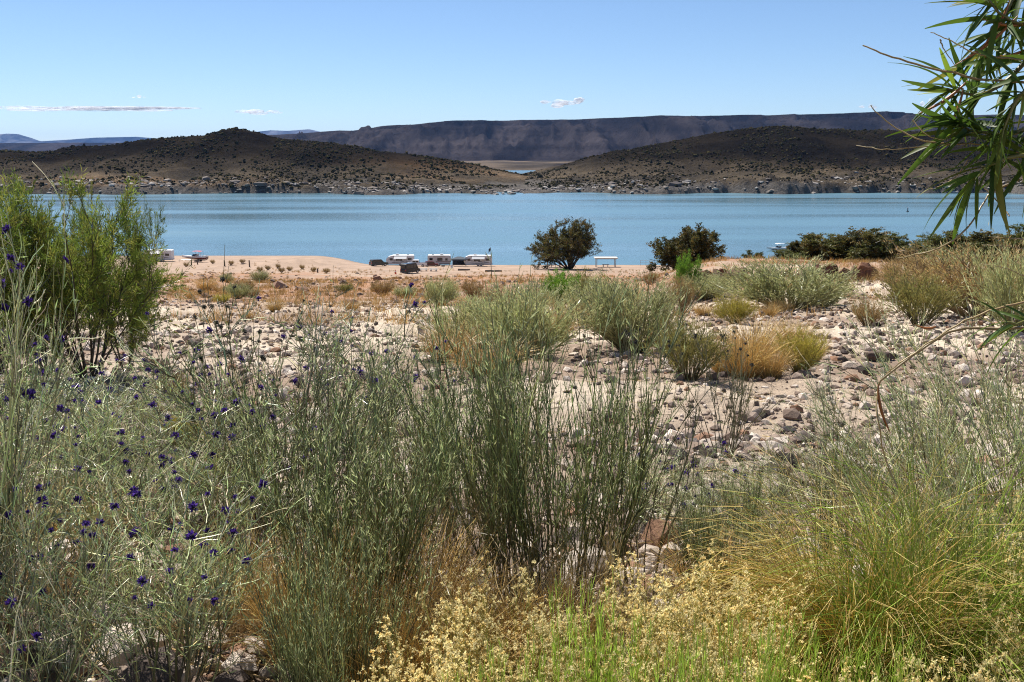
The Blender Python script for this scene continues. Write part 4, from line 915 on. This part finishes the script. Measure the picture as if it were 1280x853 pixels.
def on_beach(px, Y, zoff=0):
    p = gpt(px, Y); return (p[0], p[1], max(p[2], .12)+zoff)

CG = None
camper('white camper trailer with dark swooping stripes parked behind the white pickup', on_beach(500.5, 287), .03, 8.0, 3.0, 1.9, flip=-1)
camper('plain pale camper trailer with a bright white roof beside the navy canopy', on_beach(549.5, 286), .0, 6.7, 3.05, .5, swoosh=False, body='cream', band='maroon')
camper('white camper trailer with grey wave graphics and a flag pole behind it', on_beach(597.5, 283), -.02, 8.0, 3.05, 1.6, flip=-1)
camper('white camper trailer half hidden by the feathery tamarisk', on_beach(199, 284), .0, 8.0, 3.2, .8, flip=-1)
car('dark green off road car parked in front of a camper trailer', on_beach(473.5, 282), .55, 'suv', 'green', scale=1.08)
car('white pickup truck parked beside the camper with swooping stripes', on_beach(521, 279), math.pi, 'pickup', 'white', 'pickup_truck', 1.0, 'truck')
car('tall black van parked alone on the near edge of the beach', hit(513, 342), .95, 'van', 'black', 'parked_van', 1.0, 'van')
car('low maroon car parked in front of the plain pale camper', on_beach(539.5, 280), .1, 'suv', 'maroon', scale=.82)
# canopy
def canopy(px, Y):
    o = thing('camp_canopy', 'navy canvas canopy standing between two camper trailers', 'canopy', on_beach(px, Y))
    for x in (-1.9, 1.9):
        for y in (-1.5, 1.5): part('leg', bar(Geo(), (x, y, -.1), (x, y, 2.1), .05), 'steel', o)
    g = Geo(); V = [(-2.05, -1.6, 2.1), (2.05, -1.6, 2.1), (2.05, 1.6, 2.1), (-2.05, 1.6, 2.1), (-.5, 0, 2.75), (.5, 0, 2.75), (-2.05, -1.6, 1.75), (2.05, -1.6, 1.75), (2.05, 1.6, 1.75), (-2.05, 1.6, 1.75)]
    g.add(V, Q=[[0, 1, 5, 4], [2, 3, 4, 5], [0, 1, 7, 6], [1, 2, 8, 7], [2, 3, 9, 8], [3, 0, 6, 9]], T=[[1, 2, 5], [3, 0, 4]]); part('roof', g, 'navy', o)
    g = Geo(); n = 10; xs = np.linspace(-1.95, 1.95, n); V = [(x, 1.52+.05*(k % 2), z) for z in (.15, 1.8) for k, x in enumerate(xs)]; g.add(V, Q=[[k, k+1, n+k+1, n+k] for k in range(n-1)]); part('back_curtain', g, 'navy', o)
canopy(574, 282)
def flag(px, Y):
    o = thing('camp_flag', 'small dark flag on a thin pole by the campers', 'flag', on_beach(px, Y)); part('pole', bar(Geo(), (0, 0, -.1), (0, 0, 5.4), .035), 'steel', o)
    g = Geo(); n = 7; V = []
    for k in range(n):
        x = -.05-.95*k/(n-1)*.6; V += [(x, .12*math.sin(k*1.3), 5.3-.09*k), (x, .12*math.sin(k*1.3+.4), 4.45-.14*k)]
    V = [(-a if False else a+0.0, b, c) for a, b, c in V]; g.add(V, Q=[[2*k, 2*k+2, 2*k+3, 2*k+1] for k in range(n-1)]); part('cloth', g, 'navy', o)
flag(613.5, 284)
def picnic_table(px, row, label):
    p = hit(px, row); o = thing('picnic_table', label, 'table', tuple(p), RNG.uniform(-.1, .1), 'concrete picnic tables on the beach')
    bpart('tabletop', (0, 0, .76), (2.0, .8, .1), 'conc', o)
    for x in (-.65, .65): bpart('leg', (x, 0, .35), (.16, .6, .72), 'conc', o)
    for y in (-.75, .75): b = bpart('bench', (0, y, .45), (2.0, .32, .09), 'conc', o); bpart('bench_leg', (-.65, y, .2), (.14, .26, .42), 'conc', b); bpart('bench_leg', (.65, y, .2), (.14, .26, .42), 'conc', b)
for px in (529.5, 542): picnic_table(px, 339.5, 'pale concrete picnic table near the black van')
def chair(px, row):
    p = hit(px, row); o = thing('camp_chair', 'white camp chair in front of the navy canopy', 'chair', tuple(p), .4)
    bpart('seat', (0, 0, .45), (.6, .55, .06), 'white', o); bpart('backrest', (0, .28, .85), (.6, .07, .75), 'white', o)
    for x in (-.27, .27):
        for y in (-.24, .26): part('leg', bar(Geo(), (x, y, -.02), (x, y, .45), .025), 'steel', o)
    for x in (-.33, .33): bpart('armrest', (x, 0, .68), (.06, .5, .05), 'dkgrey', o)
chair(565, 337)
def grill(px, row):
    p = hit(px, row); o = thing('fire_grill', 'dark steel grill box standing near the picnic tables', 'grill', tuple(p)); part('post', bar(Geo(), (0, 0, -.1), (0, 0, .75), .05), 'steel', o); bpart('fire_box', (0, 0, .95), (.9, .6, .38), 'wood', o); bpart('grate', (0, 0, 1.16), (.8, .5, .03), 'steel', o, .005)
grill(554, 337)
def log(px, row, L, label):
    p = hit(px, row); g = Geo(); n = 7; P = np.stack([np.linspace(-L/2, L/2, n), RNG.normal(size=n)*.06, .2+RNG.normal(size=n)*.03], -1)[None]
    tubes(g, P, np.linspace(.26, .18, n)[None], np.full((1, n, 3), .5), 8); o = obj('driftwood_log', g.mesh('driftwood_log', M['wood']), None, tuple(p), (0, 0, RNG.uniform(-.15, .15))); tag(o, label, 'log')
log(580, 338.5, 3.0, 'dark log lying on sand before the navy canopy'); log(617, 340, 4.0, 'dark log lying on sand before the camper with grey wave graphics')
def cone(px, row):
    p = hit(px, row); o = thing('traffic_cone', 'orange traffic cone standing on the beach by the black van', 'cone', tuple(p)); bpart('base', (0, 0, .03), (.5, .5, .06), 'orange', o, .01); g = Geo(); cylg(g, (0, 0, .55), .2, 1.0, 2, 12, .05); part('cone_body', g, 'orange', o); g = Geo(); cylg(g, (0, 0, .62), .175, .16, 2, 12, .145); part('band', g, 'white', o)
cone(494.5, 343)
for px, row, h in ((239.5, 332, 1.5), (247, 331, 1.0), (281, 333, 1.5), (312, 334, 1.7), (196, 331, 1.3), (397, 341, .9)):
    p = hit(px, row); g = Geo(); cylg(g, (0, 0, h/2-.15), .17, h+.3, 2, 10, .15); o = obj('wooden_post', g.mesh('wooden_post', M['wood']), None, tuple(p), (RNG.uniform(-.05, .05), RNG.uniform(-.05, .05), 0)); tag(o, 'short dark wooden post standing on the sandy point', 'post', 'wooden posts on the sandy point')
for px, row in ((266, 330), (289, 331.5), (303, 330), (233, 334), (335, 338), (348, 336), (362, 339), (378, 337), (392, 340), (352, 341), (408, 342), (325, 340)):
    p = hit(px, row); s = .55; plant('brownscrub', 'beach_shrub', 'small rusty shrub on the sandy point near the wooden posts', 'bush', p, 1.1, 1.0, group='rusty shrubs on the sandy point')

def motorboat(label, loc, rotz, L=6.8, hull='maroon', top='red', trailer=True, group=None):
    """Bow towards -x. On its road trailer."""
    o = thing('motor_boat', label, 'boat', loc, rotz, group); z0 = .65 if trailer else 0.0
    n = 12; xs = np.linspace(-L/2, L/2, n); t = (xs+L/2)/L; hwid = 1.15*np.clip(1-(1-t)**2.6*1.0, .03, 1)*np.where(t > .9, .97, 1); shear = .95+.35*(1-t)**2; keel = .38*(1-t)**3*2.0
    V = []; 
    for i in range(n): V += [(xs[i], 0, z0+keel[i]), (xs[i], -hwid[i]*.86, z0+.28+keel[i]*.8), (xs[i], -hwid[i], z0+.62+.1*shear[i]), (xs[i], -hwid[i]*.98, z0+shear[i]), (xs[i], hwid[i]*.98, z0+shear[i]), (xs[i], hwid[i], z0+.62+.1*shear[i]), (xs[i], hwid[i]*.86, z0+.28+keel[i]*.8)]
    V = np.array(V); r = 7
    def strip(ks, name, mat):
        Q = [[i*r+a, i*r+b, (i+1)*r+b, (i+1)*r+a] for i in range(n-1) for a, b in ks]
        if name == 'hull': Q += [[(n-1)*r+0, (n-1)*r+1, (n-1)*r+2, (n-1)*r+3], [(n-1)*r+0, (n-1)*r+3, (n-1)*r+4, (n-1)*r+5], ]
        part(name, Geo().add(V, Q=Q), mat, o, False)
    strip([(1, 2), (5, 6)], 'hull', hull); strip([(0, 1), (6, 0)], 'keel', 'white'); strip([(2, 3), (4, 5)], 'gunwale', 'white'); strip([(3, 4)], 'deck', 'white')
    g = Geo(); ws = [(-.6, -.8), (-.95, 0), (-.6, .8), (.35, .95)]; V2 = []
    pts = [(.4, -1.0), (-.5, -.85), (-.95, 0), (-.5, .85), (.4, 1.0)]
    for x, y in pts: V2 += [(x, y, z0+.98), (x+.35, y*.9, z0+1.5)]
    part('windscreen', g.add(V2, Q=[[2*k, 2*k+2, 2*k+3, 2*k+1] for k in range(4)]), 'glass', o)
    for y in (-.5, .5): s = bpart('seat', (.75, y, z0+1.15), (.55, .5, .45), 'cream', o, .08); bpart('seat_back', (1.0, y, z0+1.45), (.12, .5, .4), 'cream', s, .04)
    bpart('engine_cover', (L/2-.6, 0, z0+1.05), (.9, 1.5, .35), 'midgrey', o, .1)
    if top:
        g = Geo(); m = 7; V3 = []
        for k in range(m):
            x = -.7+2.9*k/(m-1); zz = z0+2.42+.10*math.sin(math.pi*k/(m-1))-(0.14 if k == 0 else 0); V3 += [(x, -1.05, zz-.06), (x, 0, zz), (x, 1.05, zz-.06)]
        part('bimini_top', g.add(V3, Q=[[3*k+a, 3*k+a+1, 3*k+a+4, 3*k+a+3] for k in range(m-1) for a in (0, 1)]), top, o)
        for y in (-1.03, 1.03):
            for xa, xb in ((.9, -.6), (1.0, .8), (1.1, 2.1), (2.2, 2.15)): part('bimini_pole', bar(Geo(), (xa, y, z0+.9), (xb, y, z0+2.38), .028), 'steel', o)
    if trailer:
        fr = Geo()
        for y in (-.6, .6): bar(fr, (-L/2-.2, y*.4, .55), (L/2-.3, y, .55), .06)
        bar(fr, (-L/2-1.2, 0, .5), (-L/2+.2, 0, .55), .06); part('trailer_frame', fr, 'black', o)
        for y in (-.95, .95):
            for x in (.6, 1.4): wheel(o, x, y, .33, .22)
            bpart('mudguard', (1.0, y, .74), (1.9, .28, .06), 'black', o)
        part('jack', bar(Geo(), (-L/2-.7, 0, .0), (-L/2-.7, 0, .7), .05), 'steel', o)
    return o
b = on_beach(243.5, 280); motorboat('maroon and white motor boat with a red canopy on its trailer', b, -.06, 7.2)
motorboat('white boat floating on the lake behind the brown green bush', ((972-640)/F*(345*math.cos(PITCH)+ZC*math.sin(PITCH)), 345, -.25), .2, 8.2, 'white', 'white', False)
bpart_o = None
# standing person by the white boat
def person(px, Y):
    p = on_beach(px, Y); o = thing('person', 'person in dark clothes standing on the beach by the white boat', 'person', p)
    V = [(0, 0, .95), (0, 0, 1.2), (0, 0, 1.42), (0, 0, 1.52), (0, 0, 1.66), (-.2, 0, 1.4), (-.27, .03, 1.12), (-.24, -.08, .88), (.2, 0, 1.4), (.28, .03, 1.12), (.26, -.08, .88), (-.1, 0, .9), (-.12, -.03, .5), (-.12, 0, .06), (-.12, -.14, .03), (.1, 0, .9), (.13, .03, .5), (.14, .05, .06), (.14, -.09, .03)]
    E = [(0, 1), (1, 2), (2, 3), (3, 4), (2, 5), (5, 6), (6, 7), (2, 8), (8, 9), (9, 10), (0, 11), (11, 12), (12, 13), (13, 14), (0, 15), (15, 16), (16, 17), (17, 18)]
    Rr = [.15, .15, .16, .06, .11, .07, .055, .04, .07, .055, .04, .1, .075, .05, .04, .1, .075, .05, .04]
    me = bpy.data.meshes.new('body'); me.from_pydata(V, E, []); b = obj('body', me, o)
    md = b.modifiers.new('skin', 'SKIN'); 
    if not me.skin_vertices: b.data.attributes
    for i, sv in enumerate(me.skin_vertices[0].data if me.skin_vertices else []): sv.radius = (Rr[i], Rr[i]); sv.use_root = (i == 0)
    b.modifiers.new('sub', 'SUBSURF').levels = 1; me.materials.append(M['shirt'])
    g = Geo(); V0, T0 = rock_geo(1, 2, 1, 0); g.add(np.stack([V0[:, 0]*0, V0[:, 0]*0, V0[:, 2]*0], -1)+norm(V0)*[.105, .115, .13]+[0, -.01, 1.68], T=T0); part('head', g, 'skin', o, True)
person(932.5, 281)
def shelter(px, Y, W, label):
    p = on_beach(px, Y); o = thing('picnic_shelter', label, 'shelter', p, 0, 'picnic shelters on the beach')
    bpart('roof', (0, 0, 2.62), (W, 4.0, .22), 'tanroof', o); bpart('beam', (0, -1.75, 2.44), (W-.6, .16, .14), 'steel', o); bpart('beam', (0, 1.75, 2.44), (W-.6, .16, .14), 'steel', o)
    for x in (-W/2+.6, W/2-.6):
        for y in (-1.75, 1.75): bpart('post', (x, y, 1.15), (.18, .18, 2.7), 'steel', o, .01)
    t = bpart('table', (0, 0, .75), (2.0, .8, .09), 'conc', o); bpart('table_leg', (-.6, 0, .35), (.15, .5, .7), 'conc', t); bpart('table_leg', (.6, 0, .35), (.15, .5, .7), 'conc', t)
shelter(692, 274, 4.6, 'flat roofed picnic shelter on the camper side of the shade tree'); shelter(757, 276, 6.4, 'wider flat roofed picnic shelter on the far side of the shade tree')
def frame(px, Y):
    o = thing('pipe_frame', 'bare grey pipe frame standing at the waterline past the shade tree', 'frame', on_beach(px, Y))
    for x in (-2.0, -.4, 2.0): part('post', bar(Geo(), (x, 0, -.2), (x, 0, 1.55), .045), 'steel', o)
    for z in (1.55, .85): part('rail', bar(Geo(), (-2.1, 0, z), (2.1, 0, z), .04), 'steel', o)
frame(809, 285)
def buoy():
    d = ray(1134.5, 265); k = ZC/-d[2]; o = thing('lake_buoy', 'small dark buoy floating on the open lake', 'buoy', (d[0]*k, d[1]*k, 0)); g = Geo(); cylg(g, (0, 0, .1), .75, .7, 2, 14, .65); part('float', g, 'dkgrey', o); g = Geo(); cylg(g, (0, 0, 1.3), .32, 1.9, 2, 12, .22); part('tower', g, 'dkgrey', o); g = Geo(); cylg(g, (0, 0, 2.35), .2, .3, 2, 10, .1); part('cap', g, 'orange', o)
buoy()

# ------------------------------------------------------------------ desert willow reaching in over the camera's right shoulder
def willow():
    rs = np.random.default_rng(31)
    base = gpt(1640, 2.45); o = thing('willow_tree', 'willow tree with long narrow green leaves and drooping bare twigs', 'tree', tuple(base)); b0 = np.array(base)
    def W(pts, Y): return [at(px, r, Y+dy) for (px, r, dy) in [(q if len(q) == 3 else (*q, 0)) for q in pts]]
    def line(pts, m=14):
        P = np.array(pts, float); t = np.linspace(0, len(P)-1, m); i = np.minimum(t.astype(int), len(P)-2); f = (t-i)[:, None]
        Pm = np.concatenate([[2*P[0]-P[1]], P, [2*P[-1]-P[-2]]]); a, b, c, d = Pm[i], Pm[i+1], Pm[i+2], Pm[i+3]
        return .5*((2*b)+(-a+c)*f+(2*a-5*b+4*c-d)*f**2+(-a+3*b-3*c+d)*f**3)
    bark = (.10, .075, .055); twig = (.22, .16, .11); green = (.16, .17, .06)
    def limb(name, pts, r0, r1, ca, cb, sides=6, m=14):
        P = line(pts, m)+rs.normal(size=(m, 3))*r0*.35; g = Geo(); tubes(g, (P-b0)[None], np.linspace(r0, r1, m)[None], ramp(ca, cb, 1, m, .05), sides)
        obj(name, g.mesh(name, M['plant'], True), o); return P
    trunk = limb('trunk', [b0+[0, 0, -.1], b0+[.03, 0, .5], b0+[-.05, .03, 1.1], b0+[-.1, 0, 1.7], b0+[-.05, .05, 2.5]], .06, .025, bark, bark, 8)
    L = []                                   # leafy shoots
    b1 = limb('branch', [trunk[7]]+W([(1430, 20), (1330, 30), (1270, 90), (1225, 120), (1185, 112)], 2.1), .010, .0022, bark, green); L.append((b1, 60, .33))
    b2 = limb('branch', [trunk[6]]+W([(1440, 160), (1340, 150), (1275, 165), (1225, 168), (1195, 150)], 2.05), .010, .0022, bark, green); L.append((b2, 58, .33))
    b3 = limb('branch', [trunk[5]]+W([(1440, 260), (1340, 200), (1280, 195), (1240, 205), (1215, 225)], 2.0), .009, .002, bark, green); L.append((b3, 40, .38))
    b4 = limb('branch', [trunk[8]]+W([(1400, -60), (1320, -40), (1270, 0), (1240, 40), (1225, 75)], 2.15), .009, .002, bark, green); L.append((b4, 46, .35))
    b5 = limb('branch', [trunk[6]]+W([(1420, 100), (1330, 90), (1290, 110), (1262, 140), (1250, 180)], 1.95), .008, .002, bark, green); L.append((b5, 44, .38))
    b6 = limb('branch', [trunk[3]]+W([(1430, 420), (1340, 405), (1300, 405), (1275, 405), (1255, 403)], 2.0), .007, .0022, bark, green); L.append((b6, 12, .62))
    b7 = limb('branch', [trunk[8]]+W([(1380, 10), (1310, 15), (1275, 30), (1250, 20), (1235, -5)], 2.05), .007, .002, bark, green); L.append((b7, 36, .4))
    # bare twigs
    for pts, r in ([(1300, 105), (1210, 96), (1150, 82), (1105, 68), (1078, 57)], .0028), ([(1280, 75), (1225, 68), (1190, 52), (1163, 40)], .0018), ([(1275, 190), (1215, 180), (1160, 178), (1125, 163), (1100, 145), (1088, 132)], .0022), ([(1190, 181), (1150, 184), (1110, 187), (1070, 182)], .0016), \
            ([(1275, 225), (1240, 240), (1225, 262), (1205, 290), (1175, 310), (1145, 318), (1122, 323)], .0026), ([(1175, 311), (1155, 312), (1130, 315)], .0013), ([(1290, 375), (1240, 388), (1190, 410), (1130, 450), (1108, 468)], .0026), ([(1300, 410), (1240, 411), (1190, 414), (1140, 445), (1106, 472), (1096, 492), (1098, 525), (1106, 570), (1122, 612)], .0034), \
            ([(1290, 350), (1255, 335), (1225, 330)], .0014), ([(1290, 300), (1262, 298), (1235, 296)], .0016), ([(1285, 312), (1255, 308), (1228, 306)], .0012), ([(1262, 270), (1240, 245), (1222, 228)], .0016), ([(1175, 50), (1182, 65), (1196, 85)], .0016), ([(1140, 150), (1160, 170), (1185, 176)], .0012), ([(1210, 200), (1190, 225), (1160, 238)], .0014):
        limb('twig', W([(a, b, .03*math.sin(a)) for a, b in pts], 2.05), r, r*.45, twig, (.36, .29, .18), 4, 20)
    # leaves: four shapes, each leaf its own piece
    shapes = []
    for k in range(9):
        c = [(.065, .12, .02), (.09, .165, .026), (.045, .09, .018), (.17, .27, .04), (.075, .13, .026), (.055, .11, .02), (.20, .21, .05), (.06, .10, .025), (.10, .14, .03)][k]; g = Geo(); n = 9; V = []; bend = rs.uniform(.05, .55); sw = rs.uniform(-.022, .022)
        for i in range(n):
            t = i/(n-1); wd = .0052*math.sin(math.pi*min(1, t*.93+.05))**.75*(1-.25*t)+.0003; z = -bend*.11*t*t; V += [(t*.115, -wd+sw*t*t, z+wd*.35), (t*.115, sw*t*t, z), (t*.115, wd+sw*t*t, z+wd*.35)]
        Q = [[3*i+a, 3*i+a+1, 3*i+a+4, 3*i+a+3] for i in range(n-1) for a in (0, 1)]; shapes.append(g.add(V, Q=Q, C=c).mesh('leaf', M['willow'], True))
    def leaf(p, d, s, me, name='leaf'):
        d = Vector(d).normalized(); q = d.to_track_quat('X', 'Z'); q = q @ Matrix.Rotation(rs.uniform(-1.2, 1.2), 3, 'X').to_quaternion()
        l = obj(name, me, o, tuple(np.array(p)-b0)); l.rotation_euler = q.to_euler(); l.scale = (s, s*rs.uniform(.8, 1.25), s)
    for P, n, lo in L:
        for k in range(n):
            t = rs.uniform(lo, 1)*(len(P)-1); i = min(int(t), len(P)-2); p = P[i]*(1-t+i)+P[i+1]*(t-i); d = (P[i+1]-P[i])/np.linalg.norm(P[i+1]-P[i])
            dd = d*rs.uniform(.3, 1.0)+rs.normal(size=3)*.55+np.array([-.1, 0, -.16]); leaf(p, dd, rs.uniform(.65, 1.3), shapes[rs.choice(9, p=[.17, .15, .14, .07, .13, .13, .03, .1, .08])])
    g = Geo(); V = []; n = 8                  # brown curled pods
    for i in range(n):
        t = i/(n-1); wd = .0045*math.sin(math.pi*min(1, t*.9+.08)); V += [(t*.2, -wd, .03*t*t), (t*.2, 0, .03*t*t-wd), (t*.2, wd, .03*t*t), (t*.2, 0, .03*t*t+wd*.6)]
    pod = g.add(V, Q=[[4*i+a, 4*i+(a+1) % 4, 4*i+4+(a+1) % 4, 4*i+4+a] for i in range(n-1) for a in range(4)], C=(.30, .11, .035)).mesh('seed_pod', M['plant'], True)
    for (a, b), (c, d) in [((1272, 20), (1205, 95)), ((1210, 100), (1160, 155)), ((1204, 110), (1192, 180)), ((1285, 30), (1228, 42)), ((1285, 60), (1238, 88)), ((1262, 0), (1240, 70)), ((1098, 480), (1097, 545)), ((1170, 408), (1150, 420))]:
        A = at(a, b, 2.05); B = at(c, d, 2.05); l = obj('seed_pod', pod, o, tuple(A-b0)); l.rotation_euler = Vector(B-A).to_track_quat('X', 'Z').to_euler(); s = np.linalg.norm(B-A)/.2; l.scale = (s, 1, 1)
willow()

# ------------------------------------------------------------------ clouds and air
def cloud(px, row, wpx, hpx, n, label, dens=.0035, Y=27000.):
    c = at(px, row, Y); s = Y/F; rs = np.random.default_rng(int(px)); g = Geo(); V0, T0 = rock_geo(3, 3, 1, 0); V0 = norm(V0)
    for k in range(n):
        x = rs.uniform(-.5, .5); e = (1-(2*x)**2)**.5+.15; q = np.array([x*wpx*s, rs.normal()*wpx*s*.1, rs.normal()*hpx*s*.16])
        R = np.array([wpx*s*rs.uniform(.10, .22), wpx*s*.10, hpx*s*rs.uniform(.22, .5)*e]); V = V0*R*(1+.35*fbm(V0[:, 0]*2+k, V0[:, 2]*2+V0[:, 1], k, 3))[:, None]+q
        if k == 0: acc = []
        acc.append(V)
    for V in acc: g.add(V, T=T0)
    o = obj('cloud', g.mesh('cloud', M['cloud'], True), None, tuple(c)); tag(o, label, 'cloud')
m, n_, p_, out_ = new_mat('cloud_vapour')
tc_ = n_.nodes.new('ShaderNodeTexCoord'); nz_ = n_.nodes.new('ShaderNodeTexNoise'); nz_.inputs['Scale'].default_value = .004; nz_.inputs['Detail'].default_value = 6; n_.links.new(tc_.outputs['Object'], nz_.inputs['Vector'])
mr_ = n_.nodes.new('ShaderNodeMapRange'); mr_.inputs[1].default_value = .35; mr_.inputs[2].default_value = .7; mr_.inputs[3].default_value = 0.05; mr_.inputs[4].default_value = .75; n_.links.new(nz_.outputs['Fac'], mr_.inputs[0])
df_ = n_.nodes.new('ShaderNodeBsdfDiffuse'); df_.inputs[0].default_value = (.95, .95, .95, 1); tl_ = n_.nodes.new('ShaderNodeBsdfTranslucent'); tl_.inputs[0].default_value = (.95, .95, .95, 1)
ad_ = n_.nodes.new('ShaderNodeMixShader'); ad_.inputs[0].default_value = .5; n_.links.new(df_.outputs[0], ad_.inputs[1]); n_.links.new(tl_.outputs[0], ad_.inputs[2])
tp_ = n_.nodes.new('ShaderNodeBsdfTransparent'); mx_ = n_.nodes.new('ShaderNodeMixShader'); n_.links.new(mr_.outputs[0], mx_.inputs[0]); n_.links.new(tp_.outputs[0], mx_.inputs[1]); n_.links.new(ad_.outputs[0], mx_.inputs[2]); n_.links.new(mx_.outputs[0], out_.inputs['Surface']); M['cloud'] = m
cloud(706, 128, 48, 9, 7, 'small white puffy cloud floating above the mesa')
cloud(100, 136, 220, 5, 14, 'long thin white cloud streak over the pale mountains')
cloud(318, 140, 60, 5, 6, 'short thin cloud streak above the rounded hill')
cloud(1164, 131, 26, 10, 5, 'small cloud beside the willow leaves above the mesa')
cloud(174, 121, 14, 4, 3, 'tiny cloud wisp above the long cloud streak')
cloud(1085, 133, 22, 5, 3, 'faint cloud wisp above the mesa near the willow')

HZ = bpy.data.materials.new('haze_air'); HZ.use_nodes = True; n_ = HZ.node_tree; n_.nodes.remove(n_.nodes['Principled BSDF']); v = n_.nodes.new('ShaderNodeVolumePrincipled')
v.inputs['Color'].default_value = (.24, .47, 1.0, 1); v.inputs['Density'].default_value = 1.5e-5; v.inputs['Anisotropy'].default_value = 0.1
n_.links.new(v.outputs[0], n_.nodes['Material Output'].inputs['Volume'])
g = Geo(); X0, X1, Y0, Y1, Z0, Z1 = -33000, 33000, -600, 31500, -14, 700
g.add([(x, y, z) for z in (Z0, Z1) for x, y in ((X0, Y0), (X1, Y0), (X1, Y1), (X0, Y1))], Q=[[0, 3, 2, 1], [4, 5, 6, 7], [0, 1, 5, 4], [1, 2, 6, 5], [2, 3, 7, 6], [3, 0, 4, 7]])
o = obj('haze', g.mesh('haze', HZ)); tag(o, 'thin blue air between the camera and the far mountains', 'haze', kind='stuff')
